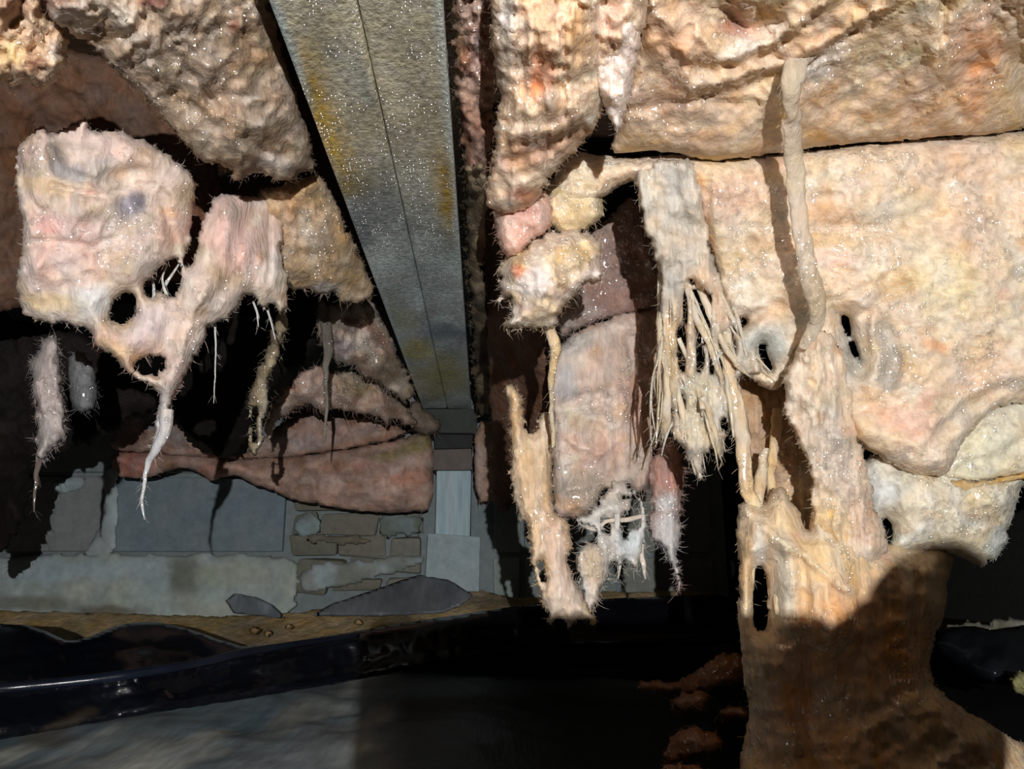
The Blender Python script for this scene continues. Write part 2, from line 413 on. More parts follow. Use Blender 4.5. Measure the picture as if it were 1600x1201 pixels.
ceil = grid_mesh('ceiling', np.linspace(-3, 3, 12), np.linspace(-1.2, 4, 12), lambda x, y: ZB + .30 + 0 * x,
    lambda x, y, V: np.tile(lin((70, 52, 40)), (len(x), 1)), M_DARK)
tag(ceil, 'dark timber subfloor above the insulation', kind='structure')

WY = 1.95
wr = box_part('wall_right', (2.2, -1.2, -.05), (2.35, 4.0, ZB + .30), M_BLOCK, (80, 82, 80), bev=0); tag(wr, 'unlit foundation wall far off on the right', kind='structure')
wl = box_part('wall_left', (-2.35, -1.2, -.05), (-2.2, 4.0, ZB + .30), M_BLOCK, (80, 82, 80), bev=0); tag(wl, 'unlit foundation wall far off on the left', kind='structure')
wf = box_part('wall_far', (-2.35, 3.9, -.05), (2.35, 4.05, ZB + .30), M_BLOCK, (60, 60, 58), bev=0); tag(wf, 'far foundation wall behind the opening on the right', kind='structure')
wb_lo = at(-700., 600., WY); wb_hi = at(1120., 600., WY)
ztop = ZB + .30; XWR = float(wb_hi[0])
wall = box_part('wall_back', (wb_lo[0], WY + .012, -.05), (XWR, WY + .15, ztop), M_BLOCK, (132, 142, 144), bev=0)
tag(wall, 'grey concrete block wall at the back', kind='structure')
ZC = [float(at(300., y, WY)[2]) for y in (866., 742.)]
CH = ZC[1] - ZC[0]
def wx(px): return float(at(px, 800., WY)[0])
joints = [-640, -370, -98, 172, 452]
cols = [(131, 140, 146), (144, 151, 158), (140, 144, 146), (126, 140, 149), (135, 144, 146)]
for r in range(3):
    for i in range(len(joints) - 1):
        sh = 0 if r % 2 == 0 else 135
        g = 7 if i != 1 else 9
        box_part('concrete_block', (wx(joints[i] + sh + g), WY - .004 + .003 * ((i + r) % 2), ZC[0] + r * CH + .006), (wx(joints[i + 1] + sh - g), WY + .06, ZC[0] + (r + 1) * CH - .006), M_BLOCK, cols[(i + r * 2) % 5], wall, jit=.002, seed=i * 7 + r)
for (a, b, c) in ((772, 812, (142, 154, 150)), (820, 960, (134, 142, 138)), (968, 1108, (138, 142, 134))):
    for r in range(-1, 3):
        box_part('concrete_block', (wx(a), WY - .003, ZC[0] + r * CH + .006), (wx(b), WY + .06, ZC[0] + (r + 1) * CH - .006), M_BLOCK, c, wall, jit=.002, seed=a + r)
# rough brick infill left of the pier
rows = [(770, 798, [(458, 540), (548, 640), (646, 664)]), (802, 834, [(462, 500), (506, 590), (596, 662)]), (838, 868, [(458, 528), (534, 606), (612, 662)]), (872, 898, [(470, 545), (552, 622), (628, 664)]), (902, 926, [(458, 520), (526, 600), (606, 664)])]
bc = [(126, 116, 102), (120, 120, 108), (112, 104, 90), (134, 134, 126), (116, 110, 94), (128, 126, 116)]
k = 0
for (t, bt, xs) in rows:
    z1 = float(at(560., float(t), WY)[2]); z0 = float(at(560., float(bt), WY)[2])
    for (a, b) in xs:
        box_part('brick', (wx(a), WY - .014 + .008 * ((k * 5) % 3), z0), (wx(b), WY + .05, z1), M_BLOCK, bc[(k * 4 + 1) % 6], wall, bev=.008, jit=.009, seed=k); k += 1
# smeared mortar on the base of the wall and in the upright joint
sheet('mortar_band', [(-80, 872), (60, 868), (150, 862), (200, 866), (330, 864), (440, 866), (470, 880), (462, 960), (380, 985), (-80, 985)], [(-80, 870, 1.945), (460, 870, 1.945), (-80, 985, 1.90), (460, 985, 1.90), (200, 930, 1.92)],
      parent=wall, mat=M_BLOCK, bulge=.008, R=20, thick=.03, lump=(.008, 70), fine=(.003, 16), fray=(5, 18, 9), pal=((178, 194, 198), (185, 194, 180), (160, 171, 169), (169, 180, 171)), psc=60,
      patches=[(285, 900, 28, 36, 0, (108, 112, 98), .9), (100, 890, 130, 20, 0, (178, 194, 204), .9), (40, 942, 90, 12, 0, (116, 112, 92), .8), (360, 895, 60, 26, 0, (172, 178, 156), .7), (170, 955, 60, 10, 0, (104, 90, 72), .9)], seed=41)
sheet('mortar_smear', [(160, 730), (184, 726), (186, 800), (180, 870), (128, 872), (150, 835), (164, 800)], [(170, 730, 1.942), (170, 870, 1.938), (140, 870, 1.938)], parent=wall, mat=M_BLOCK, bulge=.004, R=10, thick=.02, lump=(.003, 30), fine=(.002, 10), fray=(4, 10, 14), pal=((180, 194, 198), (160, 170, 172)), psc=30, seed=42)
sheet('mortar_smear', [(80, 748), (135, 742), (130, 765), (85, 775)], [(80, 748, 1.942), (135, 742, 1.942), (100, 775, 1.94)], parent=wall, mat=M_BLOCK, bulge=.004, R=10, thick=.02, lump=(.003, 30), fine=(.002, 10), fray=(4, 10, 14), pal=((176, 192, 196), (150, 162, 166)), psc=30, seed=43)
sheet('mortar_smear', [(470, 880), (560, 876), (662, 862), (662, 884), (600, 900), (470, 934)], [(470, 880, 1.926), (662, 870, 1.926), (500, 930, 1.91)], parent=wall, mat=M_BLOCK, bulge=.004, R=10, thick=.02, lump=(.004, 30), fine=(.003, 10), fray=(7, 16, 9), pal=((160, 174, 178), (136, 140, 132)), psc=30, seed=44)

sheet('mortar_smear', [(458, 815), (480, 800), (504, 812), (500, 830), (470, 846)], [(458, 815, 1.93)], parent=wall, mat=M_BLOCK, bulge=.004, R=8, thick=.02, lump=(.003, 20), fine=(.002, 9), fray=(7, 12, 10), pal=((150, 168, 172), (128, 136, 130)), psc=20, seed=45)
sheet('mortar_smear', [(585, 800), (620, 796), (662, 806), (664, 840), (620, 836), (600, 846)], [(600, 820, 1.928)], parent=wall, mat=M_BLOCK, bulge=.004, R=8, thick=.02, lump=(.003, 20), fine=(.002, 9), fray=(8, 12, 10), pal=((130, 144, 146), (110, 118, 108)), psc=20, seed=46)
sheet('mortar_smear', [(470, 836), (540, 832), (590, 842), (560, 852), (480, 850)], [(500, 840, 1.928)], parent=wall, mat=M_BLOCK, bulge=.003, R=6, thick=.02, lump=(.003, 20), fine=(.002, 9), fray=(6, 14, 8), pal=((120, 112, 98), (110, 112, 100)), psc=20, seed=47)

# soil heaped at the foot of the wall
bank = sheet('soil_bank', [(-120, 950), (100, 955), (330, 962), (420, 958), (540, 950), (700, 905), (800, 935), (900, 926), (1150, 920), (1150, 1010), (700, 1010), (400, 1040), (-120, 1050)],
      [(-120, 950, 1.93), (400, 955, 1.93), (800, 930, 1.93), (1150, 920, 1.93), (-120, 1050, 1.60), (400, 1030, 1.62), (800, 990, 1.66), (1150, 1010, 1.66)], parent=floor, mat=M_SOIL, bulge=.004, R=30, thick=.05,
      lump=(.014, 50), fine=(.006, 14), fray=(3, 14, 14), pal=((210, 180, 131), (185, 158, 115), (164, 149, 119)), psc=60, patches=[(400, 985, 10, 9, 0, (176, 150, 112), .9), (300, 975, 50, 20, 0, (190, 162, 104), .8), (620, 950, 40, 20, 0, (96, 88, 74), .7), (760, 940, 50, 16, 0, (118, 108, 82), .8)], seed=51)
bank['label'] = 'tan soil heaped at the foot of the wall'
ob = sheet('plastic_flap', [(484, 962), (520, 942), (580, 922), (655, 897), (700, 905), (742, 930), (720, 946), (690, 958), (600, 962)], [(484, 962, 1.74), (655, 897, 1.86), (742, 930, 1.80), (600, 960, 1.72)], 'dull grey plastic flap lying against the brick patch and pier', 'plastic', mat=M_MUDPOLY, sm=0, bulge=.001, R=5, thick=.003, lump=(.006, 60), fine=(.001, 14), fray=(1, 14, 14), pal=((88, 94, 102), (100, 104, 108)), seed=52, dents=[([(655, 897), (640, 960)], 6, -.006)])
ob = sheet('plastic_flap', [(352, 938), (366, 926), (400, 932), (425, 944), (448, 966), (400, 962), (365, 958)], [(352, 938, 1.84), (425, 944, 1.80), (448, 966, 1.74)], 'small grey plastic scrap curled on the soil below the mortar', 'plastic', mat=M_MUDPOLY, sm=0, bulge=.002, R=6, thick=.003, lump=(.004, 40), fine=(.001, 14), fray=(1, 14, 14), pal=((120, 128, 136), (100, 108, 114)), seed=53)
for (a, b, r, s) in ((398, 984, 11, 1), (418, 990, 9, 2), (450, 978, 8, 3), (560, 972, 9, 4)):
    sheet('soil_clod', [(a - r, b), (a, b - r * .8), (a + r, b), (a, b + r * .8)], [(a, b, 1.66)], parent=floor, mat=M_SOIL, step=2.5, bulge=.012, R=r, thick=.012, lump=(.002, 8), fine=(.001, 5), fray=(2, 6, 6), pal=((168, 144, 108), (140, 116, 84)), seed=60 + s)

# ground sheet: dirty polythene over the floor, then the black rolled fold
def gz(x, y): return .004 + .010 * fbm(x * 5, y * 5, s=5, o=4) + .006 * fbm(x * 9 + y * 5, y * 3, s=9, o=3, ridge=True)
def gc(x, y, V):
    px, py = project(V)
    c = palette_colour(x * 100, y * 28, np.zeros(len(x)), ((112, 134, 146), (146, 160, 168), (160, 162, 154), (84, 104, 118)), 7., 7)
    w = np.clip(fbm(x * 14, y * 4, s=31, o=4) * 2.6 - .3, 0, 1)[:, None]
    c = c * (1 - w) + lin((200, 204, 196)) * w
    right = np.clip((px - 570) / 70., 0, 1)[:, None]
    c = c * (1 - right) + lin((14, 15, 18)) * right  # painted shade: near-black from the phone shadow's edge rightward
    c = c * 1.2
    return paint(c, px, py, [(520, 1160, 40, 22, -20, (138, 148, 154), .7), (70, 1150, 40, 18, 0, (120, 104, 80), .8), (230, 1130, 50, 20, -15, (120, 124, 116), .5)], 3)
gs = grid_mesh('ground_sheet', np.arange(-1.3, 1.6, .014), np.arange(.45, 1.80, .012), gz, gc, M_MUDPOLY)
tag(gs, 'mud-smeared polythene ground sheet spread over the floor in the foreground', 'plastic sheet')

fold = sheet('plastic_fold', [(-60, 972), (40, 975), (80, 988), (108, 1003), (150, 990), (190, 974), (240, 970), (290, 980), (340, 998), (385, 1011), (480, 998), (600, 978), (740, 956), (870, 938), (1180, 925), (1180, 1010), (870, 1012), (700, 1034), (560, 1062), (420, 1086), (200, 1120), (60, 1146), (-60, 1165)],
      [(-60, 972, 1.36), (240, 970, 1.42), (108, 1003, 1.30), (385, 1011, 1.40), (870, 938, 1.60), (1180, 925, 1.60), (-60, 1165, 1.06), (200, 1120, 1.18), (560, 1062, 1.42), (870, 1012, 1.56), (1180, 1010, 1.58), (-20, 1078, 1.12), (200, 1054, 1.20), (400, 1024, 1.34)],
      'glossy black polythene fold rolled up across the foot of the soil', 'plastic sheet', mat=M_POLY, bulge=.03, R=36, thick=.02, lump=(.010, 90), fine=(.0012, 20), fray=(1.2, 20, 20), pal=((12, 14, 22), (14, 18, 28), (18, 18, 20)), psc=90,
      dents=[([(-60, 1078), (60, 1072), (200, 1055), (330, 1035), (420, 1014), (560, 1000)], 9, -.022), ([(-60, 1030), (150, 1015), (300, 1010)], 10, .016), ([(100, 1110), (300, 1075), (560, 1035), (800, 990)], 14, .02), ([(60, 1145), (140, 1105), (260, 1085)], 8, -.012)],
      patches=[(110, 1125, 50, 10, -25, (70, 60, 48), .7), (250, 990, 60, 10, 0, (40, 36, 40), .6)], seed=55)
tube('rolled_edge', [(-90, 1082, 1.085, 8), (0, 1075, 1.10, 8), (100, 1066, 1.13, 7), (200, 1054, 1.165, 7), (300, 1038, 1.225, 6), (380, 1020, 1.29, 6), (450, 1008, 1.35, 5), (560, 992, 1.44, 4)], fold, pal=((30, 36, 50), (24, 28, 38)), mat=M_POLY, seed=55, rn=.06, sides=16, flat=1., sub=8)
ob = sheet('plastic_heap', [(1455, 1010), (1470, 985), (1520, 975), (1560, 985), (1640, 970), (1640, 1070), (1560, 1075), (1500, 1050)], [(1455, 1010, 1.25), (1640, 970, 1.35), (1560, 1075, 1.1)], 'crumpled black plastic on the ground right of the fallen orange heap', 'plastic sheet', mat=M_POLY, bulge=.05, R=40, thick=.05, lump=(.02, 50), fold=(.012, 40, 2, 15), fray=(2, 20, 20), pal=((26, 30, 34), (34, 38, 40)), seed=56)
ob = sheet('insulation_scrap', [(1468, 985), (1500, 968), (1545, 975), (1560, 962), (1620, 968), (1620, 985), (1520, 996)], [(1468, 985, 1.34), (1620, 970, 1.40)], 'thin grey shred of insulation lying on the crumpled black plastic', 'insulation', bulge=.015, R=12, thick=.015, fray=(6, 10, 8), pal=(GREY, (130, 126, 110)), seed=57)
ob = sheet('insulation_scrap', [(1572, 1066), (1590, 1048), (1630, 1045), (1640, 1085), (1590, 1086)], [(1572, 1066, 1.02), (1640, 1060, 1.05)], 'yellow-green insulation tuft on the floor at the right edge', 'insulation', bulge=.02, R=16, thick=.02, fray=(6, 10, 8), pal=((176, 168, 110), (140, 140, 84)), seed=58)

# ------------------------------------------------------------------ steel beam and its bearing
def channel(name, side, parent):
    """one rolled channel: web, two flanges, rounded toe"""
    W = (XR - XL) / 2; xc = (XL + XR) / 2; H = .16
    prof = [(0.0003, .005), (.0012, .0018), (.003, .0006), (.008, 0), (W * .5, 0), (W - .010, 0.0), (W - .004, -.0015), (W - .001, -.002), (W, .001), (W, .007), (W - .008, .008), (.016, .011), (.009, .016), (.009, H - .016), (.02, H - .008), (W, H - .006), (W, H), (.0015, H)]
    ys = np.linspace(.05, 1.838, 150); n = len(prof)
    V = np.array([[xc + side * p[0], y, ZB + p[1]] for y in ys for p in prof])
    V[:, 2] += .0008 * fbm(V[:, 0] * 30, V[:, 1] * 20, s=4)
    fs = []
    for i in range(len(ys) - 1):
        for j in range(n):
            a, b = i * n + j, i * n + (j + 1) % n
            fs.append([a, b, b + n, a + n] if side > 0 else [a, a + n, b + n, b])
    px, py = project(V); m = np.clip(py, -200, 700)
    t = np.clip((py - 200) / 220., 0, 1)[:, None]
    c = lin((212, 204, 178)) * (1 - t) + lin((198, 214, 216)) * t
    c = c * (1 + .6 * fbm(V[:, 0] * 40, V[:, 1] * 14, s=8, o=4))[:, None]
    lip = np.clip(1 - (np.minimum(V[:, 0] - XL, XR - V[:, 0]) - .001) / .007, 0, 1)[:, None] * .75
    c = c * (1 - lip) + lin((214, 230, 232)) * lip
    rust = (228, 188, 66)
    c = paint(c, px, py, [(510, 190, 26, 105, -20, rust, 1.), (690, 300, 10, 60, -4, (214, 178, 70), .9), (500, 130, 14, 50, -20, (150, 120, 50), .8), (548, 290, 30, 18, 0, (160, 140, 70), .8), (695, 300, 17, 70, -4, (190, 154, 56), .95), (548, 110, 22, 60, -20, (176, 190, 186), .7), (600, 330, 40, 50, -20, (112, 122, 134), .7), (560, 350, 20, 40, -20, (110, 122, 136), .8),
        (690, 590, 45, 34, 0, (206, 196, 110), .8), (655, 545, 24, 18, 0, (220, 206, 100), .8), (700, 520, 40, 14, 0, (110, 130, 150), .8), (640, 500, 20, 20, 0, (214, 220, 190), .7), (715, 470, 14, 40, 0, (214, 226, 226), .6), (622, 490, 12, 40, -20, (176, 186, 150), .5), (434, 40, 10, 60, -20, (178, 200, 206), .8), (468, 120, 9, 60, -20, (176, 196, 204), .7), (700, 60, 7, 120, -4, (186, 190, 182), .6)], 77)
    sp = np.repeat(np.arange(len(ys)), n)
    me, o = new_mesh(name, V, fs, np.clip(c, 0, 1), smooth=True)
    ob = link(name, me, o, M_STEEL, parent)
    return ob
beam = bpy.data.objects.new('steel_beam', None); COL.objects.link(beam); beam.location = ((XL + XR) / 2, 1.0, ZB)
tag(beam, 'wet galvanised steel beam with gold rust patches running overhead to the back wall', 'beam')
channel('channel', -1, beam); channel('channel', 1, beam)

def pbox(name, x0, y0, x1, y1, Y, depth, mat, colr, parent=None, label=None, cat=None, bev=.004, jit=.002, seed=0):
    a = at(float(x0), float(y1), Y); b = at(float(x1), float(y0), Y)
    ob = box_part(name, (a[0], Y, a[2]), (b[0], Y + depth, b[2]), mat, colr, parent, bev, jit, seed)
    return tag(ob, label, cat)
pier = bpy.data.objects.new('beam_pier', None); COL.objects.link(pier); pier.location = at(705., 915., 1.86)
tag(pier, 'pier of stacked pads, pale wood post and concrete base under the beam end', 'pier')
pbox('bearing_plate', 650, 639, 745, 676, 1.83, .10, M_BLOCK, (70, 74, 72), pier, seed=1)
pbox('pad', 678, 678, 738, 700, 1.85, .09, M_BLOCK, (58, 60, 60), pier, seed=2)
pbox('pad', 676, 701, 738, 734, 1.845, .10, M_BLOCK, (112, 104, 100), pier, seed=3)
pbox('post', 680, 735, 736, 840, 1.85, .09, M_WOOD, (170, 194, 204), pier, seed=4, jit=.001)
pbox('pier_base', 662, 836, 750, 925, 1.84, .11, M_BLOCK, (160, 176, 182), pier, seed=5, jit=.006)

# ------------------------------------------------------------------ insulation left of the beam
sheet('insulation_batt', [(62, -50), (406, -50), (430, 40), (468, 160), (498, 262), (470, 276), (435, 284), (402, 270), (372, 284), (345, 262), (318, 252), (285, 228), (255, 185), (222, 148), (188, 118), (150, 78), (110, 52), (72, 30)],
      [(62, -40, .46), (408, -40, .50), (430, 100, .60), (498, 262, .74), (430, 280, .69), (300, 235, .61), (180, 110, .53), (72, 30, .47), (300, 60, .52), (380, 180, .60)],
      'brown fuzzy torn batt overhead between the top left corner and the beam', mat=M_BATT, bulge=.03, R=60, thick=.02, lump=(.022, 55), fine=(.005, 13), fray=(7, 10, 10), pal=((170, 146, 124), (152, 132, 110), (182, 158, 138)), psc=50,
      patches=[(110, 22, 34, 22, 20, (216, 206, 198), .8), (195, 25, 16, 40, 0, (220, 206, 190), .7), (230, 70, 16, 30, 15, (228, 212, 198), .8), (75, 0, 40, 20, 0, (150, 96, 84), .5), (240, 0, 20, 14, 0, (140, 70, 60), .8), (365, 40, 9, 9, 0, (140, 74, 62), .7), (430, 252, 24, 12, 10, (214, 206, 200), .8), (300, 225, 30, 22, 0, (150, 132, 104), .7), (370, 235, 40, 30, 0, (140, 124, 98), .6)],
      dents=[([(385, 215), (410, 235), (460, 240)], 9, .018), ([(140, 60), (200, 60), (240, 20)], 14, .02), ([(300, 120), (330, 150)], 9, .015), ([(270, 150), (340, 200)], 10, .015)], fibres=240, fuzz=500, flen=(6, 18), auto=50, acols=((196, 184, 170), (150, 122, 96), (204, 170, 146), (214, 200, 184), (140, 130, 104)), seed=1)
sheet('insulation_clump', [(-60, -50), (60, -50), (72, 20), (108, 55), (108, 100), (92, 128), (72, 142), (40, 132), (18, 136), (-60, 120)], [(-40, -40, .46), (70, 0, .48), (100, 100, .54), (-40, 120, .52), (30, 60, .50)],
      'lumpy beige insulation clump filling the top left corner', mat=M_BATT, bulge=.035, R=34, thick=.04, lump=(.02, 36), fine=(.006, 12), fray=(6, 12, 12), pal=((214, 178, 146), (228, 196, 160), (196, 156, 124)), psc=34, patches=[(20, 10, 30, 24, 0, (150, 100, 74), .8), (62, 100, 18, 12, 0, (150, 96, 76), .8), (20, 80, 20, 22, 0, (230, 204, 150), .7), (85, 75, 10, 16, 0, (206, 194, 190), .6)], fibres=120, fuzz=120, seed=2)
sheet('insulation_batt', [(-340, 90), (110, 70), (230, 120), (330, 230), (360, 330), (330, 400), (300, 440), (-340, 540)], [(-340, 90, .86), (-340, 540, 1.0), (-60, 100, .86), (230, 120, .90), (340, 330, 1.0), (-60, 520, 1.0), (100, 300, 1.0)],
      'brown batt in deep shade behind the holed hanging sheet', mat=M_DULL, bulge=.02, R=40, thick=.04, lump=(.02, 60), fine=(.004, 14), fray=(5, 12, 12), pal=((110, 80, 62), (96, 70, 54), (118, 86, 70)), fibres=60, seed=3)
sheet('insulation_sheet', [(22, 246), (34, 222), (58, 198), (72, 196), (80, 206), (104, 198), (122, 190), (136, 172), (140, 204), (168, 204), (196, 206), (230, 222), (268, 244), (290, 262), (306, 282), (306, 316), (300, 350), (296, 384), (288, 402), (296, 420), (304, 384), (318, 340), (330, 312), (352, 300), (392, 306), (424, 300), (448, 330), (440, 400), (454, 440), (448, 484), (438, 492), (424, 474), (410, 488), (396, 462), (384, 462), (372, 480), (352, 500), (330, 508), (318, 540), (300, 572), (282, 600), (268, 634), (264, 660), (258, 690), (244, 712), (232, 714), (236, 690), (246, 650), (252, 618), (236, 604), (206, 590), (180, 560), (148, 540), (140, 514), (100, 506), (60, 504), (30, 486), (24, 440), (32, 400), (36, 350), (24, 300)],
      [(22, 246, .64), (136, 172, .62), (290, 262, .68), (150, 320, .66), (40, 480, .70), (200, 440, .70), (250, 560, .73), (240, 710, .76), (300, 450, .72), (340, 320, .74), (440, 320, .82), (440, 480, .82), (330, 500, .75)],
      'pale pink and cream holed insulation sheet hanging in ragged loops at left', bulge=.022, R=34, thick=.015, lump=(.018, 70), fine=(.0018, 14), fold=(.012, 60, 2.4, 20), fray=(5, 9, 12), pal=((224, 200, 184), (228, 194, 186), (230, 214, 204), (206, 182, 152)), psc=60,
      holes=[[(172, 486), (182, 466), (206, 456), (214, 466), (210, 492), (192, 508), (174, 502)], [(226, 448), (244, 424), (262, 410), (274, 404), (282, 420), (282, 444), (268, 464), (250, 452), (236, 468), (226, 464)], [(206, 574), (222, 560), (252, 556), (260, 566), (248, 582), (224, 586)], [(288, 400), (300, 372), (306, 384), (300, 410), (286, 430)], [(306, 300), (330, 312), (318, 345), (304, 372), (300, 340)]],
      patches=[(205, 322, 24, 20, -25, (150, 146, 160), .95), (214, 312, 12, 12, 0, (116, 112, 122), .8), (88, 244, 14, 30, -15, (110, 108, 106), .95), (110, 268, 44, 14, 12, (168, 164, 166), .9), (160, 262, 30, 16, 0, (206, 200, 198), .8), (60, 290, 50, 12, 10, (214, 180, 130), .6), (75, 350, 30, 16, 10, (240, 184, 178), .8), (110, 410, 50, 18, 0, (240, 214, 206), .7), (150, 470, 40, 24, 0, (220, 222, 224), .8), (240, 500, 40, 30, -20, (226, 212, 216), .8), (370, 380, 40, 50, 0, (240, 196, 188), .8), (180, 545, 40, 12, 25, (228, 188, 136), .7), (80, 470, 50, 14, 5, (226, 200, 140), .6), (250, 660, 12, 50, 10, (206, 204, 210), .8), (415, 470, 20, 16, 0, (210, 200, 184), .7)],
      dents=[([(30, 260), (40, 300), (60, 330)], 6, .012), ([(80, 290), (120, 300), (160, 308), (200, 290), (240, 288)], 5, .014), ([(40, 376), (90, 376), (140, 384), (180, 374)], 5, .012), ([(80, 230), (96, 268), (150, 285), (220, 270)], 10, .016), ([(60, 390), (100, 440)], 9, .01), ([(200, 322), (214, 322)], 16, .014), ([(255, 300), (275, 400)], 8, .01), ([(150, 535), (210, 575), (250, 600)], 9, -.012), ([(355, 330), (345, 420), (300, 480)], 14, -.012), ([(425, 320), (420, 440)], 5, .012)], fibres=420, flen=(5, 16), fdown=.6, auto=50, seed=4)
LS = bpy.data.objects['insulation_sheet']
tube('fibre_strand', [(262, 640, 0.740, 11), (256, 676, 0.740, 9), (244, 702, 0.745, 7), (232, 720, 0.750, 5), (228, 742, 0.750, 3.2), (224, 764, 0.750, 2.6), (222, 784, 0.750, 2.8), (226, 812, 0.750, .6)], LS, pal=((196, 194, 196), (214, 204, 196)), seed=5, fibres=20)
for i, (p) in enumerate([[(336, 506, 0.770, 2.2), (337, 540, 0.770, 1.4), (336, 580, 0.770, 1.2), (334, 630, 0.770, .6)], [(262, 412, 0.740, 1.6), (254, 436, 0.730, 1.8), (262, 466, 0.730, 3)], [(236, 430, 0.740, 2), (240, 456, 0.730, 2.5), (236, 478, 0.730, 2)], [(286, 400, 0.750, 1.6), (272, 424, 0.740, 1.8), (256, 446, 0.740, 3)], [(418, 484, .82, 2.2), (424, 505, .82, 1.4), (430, 530, .82, 1)], [(395, 470, .82, 1.8), (402, 492, .82, 2), (404, 510, .82, .7)]]):
    tube('fibre_strand', p, LS, pal=((212, 208, 206), (230, 220, 208)), seed=6 + i, fibres=6)

# darker shreds hanging below and behind the holed sheet
sheet('insulation_strip', [(62, 530), (90, 522), (96, 560), (98, 620), (104, 668), (98, 694), (80, 704), (66, 722), (54, 712), (60, 670), (50, 610), (46, 570)], [(70, 530, .98), (60, 700, .98), (100, 690, .97)], 'pale grey fuzzy strip hanging at far left below the holed sheet', bulge=.025, R=20, thick=.02, lump=(.012, 30), fine=(.006, 10), fray=(7, 8, 12), pal=((206, 190, 184), (186, 176, 172)), fibres=200, fuzz=150, seed=12)
tube('fibre_strand', [(64, 705, .98, 6), (58, 735, .98, 4), (55, 765, .98, 2.5), (53, 800, .98, .7)], bpy.data.objects['insulation_strip'], pal=((120, 108, 100),), seed=13, fibres=14)
sheet('insulation_clump', [(108, 552), (126, 546), (146, 566), (154, 600), (150, 636), (134, 648), (114, 640), (104, 600)], [(108, 552, 1.05), (150, 636, 1.04)], 'grey wet lump hanging beside the pale strip at left', bulge=.03, R=24, thick=.03, lump=(.01, 24), fine=(.004, 9), fray=(3, 9, 9), pal=((150, 150, 152), (120, 122, 126)), fibres=60, seed=14)
sheet('insulation_batt', [(-60, 480), (60, 500), (140, 520), (250, 610), (262, 640), (200, 650), (178, 680), (120, 700), (70, 720), (50, 750), (44, 800), (30, 840), (-60, 920)], [(-60, 480, 1.25), (250, 610, 1.35), (40, 780, 1.5), (-60, 900, 1.45), (170, 700, 1.4), (-60, 900, 1.2)], 'sagging batt at the left edge, its shade put into a near-black colour', mat=M_DULL, bulge=.03, R=40, thick=.05, lump=(.02, 50), fine=(.006, 12), fray=(9, 10, 14), pal=((26, 20, 18), (18, 15, 14), (38, 28, 24)), psc=40, fibres=140, seed=15)  # near-black palette paints the unlit left edge into the batt
sheet('insulation_batt', [(300, 500), (460, 440), (500, 470), (490, 560), (430, 600), (395, 650), (380, 712), (330, 712), (300, 700), (260, 640), (280, 590)], [(300, 500, 1.42), (500, 470, 1.40), (380, 712, 1.60), (260, 640, 1.5)], 'batt remnant in the gap left of the beam, shade put into its near-black colour', mat=M_DULL, bulge=.02, R=40, thick=.05, lump=(.02, 50), fine=(.006, 12), fray=(8, 10, 14), pal=((26, 20, 16), (18, 14, 12)), fibres=80, seed=16)  # near-black palette paints the darkness of the gap into the batt
for i, (pp, lab, pl) in enumerate([
    ([(502, 470, 1.2, 5), (508, 500, 1.2, 9), (512, 540, 1.2, 8), (508, 590, 1.2, 4), (510, 640, 1.2, 3), (506, 690, 1.2, 1)], 'grey twisted shred hanging midway along the left of the beam', ((140, 134, 124), (110, 102, 92)))]):
    tube('insulation_strand', pp, None, lab, 'insulation', pal=pl, seed=20 + i, fibres=30, flat=.5)
sheet('insulation_strip', [(440, 470), (452, 474), (448, 520), (434, 562), (420, 590), (416, 640), (413, 690), (400, 716), (386, 706), (392, 660), (384, 640), (394, 600), (412, 560)], [(446, 474, .90), (440, 540, .96), (400, 716, 1.0), (390, 640, 1.0)], 'olive brown strip dangling left of the beam with pointed lower end', bulge=.012, R=14, thick=.01, lump=(.012, 24), fine=(.004, 9), fray=(6, 8, 14), pal=((160, 146, 120), (128, 112, 92), (176, 164, 138)), psc=24, holes=[[(392, 640), (400, 640), (400, 690), (394, 690)]], fibres=90, seed=122)
sheet('insulation_batt', [(400, 300), (440, 286), (500, 268), (522, 308), (554, 380), (584, 440), (580, 470), (540, 474), (520, 456), (500, 466), (484, 450), (462, 456), (430, 440), (410, 380)], [(400, 300, .78), (505, 270, .78), (585, 450, 1.0), (450, 440, .88), (500, 380, .86)], 'olive tan batt tucked against the left side of the beam', mat=M_BATT, bulge=.025, R=40, thick=.04, lump=(.016, 50), fine=(.006, 12), fray=(6, 9, 12), pal=((206, 174, 140), (186, 160, 128), (212, 184, 154)), psc=50, patches=[(480, 360, 12, 40, -15, (206, 194, 176), .8), (510, 450, 20, 12, 0, (200, 196, 194), .8), (455, 340, 12, 40, 0, (206, 166, 132), .7), (550, 420, 30, 40, 0, (140, 124, 92), .7)], dents=[([(468, 310), (470, 400)], 5, .012), ([(520, 320), (535, 420)], 7, .01)], fibres=160, fuzz=160, seed=24)
sheet('insulation_clump', [(488, 502), (512, 478), (544, 470), (582, 466), (600, 500), (622, 548), (640, 590), (648, 622), (626, 628), (600, 604), (570, 592), (548, 570), (520, 566), (506, 540)], [(488, 502, 1.24), (582, 466, 1.24), (645, 610, 1.5), (510, 560, 1.3)], 'lumpy grey brown clump left of the lower beam', mat=M_BATT, bulge=.04, R=34, thick=.05, lump=(.046, 30), fine=(.012, 11), fray=(6, 10, 10), pal=((190, 172, 150), (172, 154, 134), (202, 190, 180)), psc=32, patches=[(560, 530, 22, 16, 0, (214, 202, 190), .8), (532, 546, 18, 14, 0, (180, 174, 184), .7), (552, 500, 16, 16, 0, (190, 180, 172), .7), (610, 580, 24, 30, 30, (140, 126, 96), .7)], fibres=120, fuzz=160, auto=30, acols=((206, 168, 152), (130, 98, 84), (196, 158, 140), (150, 116, 90), (214, 184, 172)), seed=25)
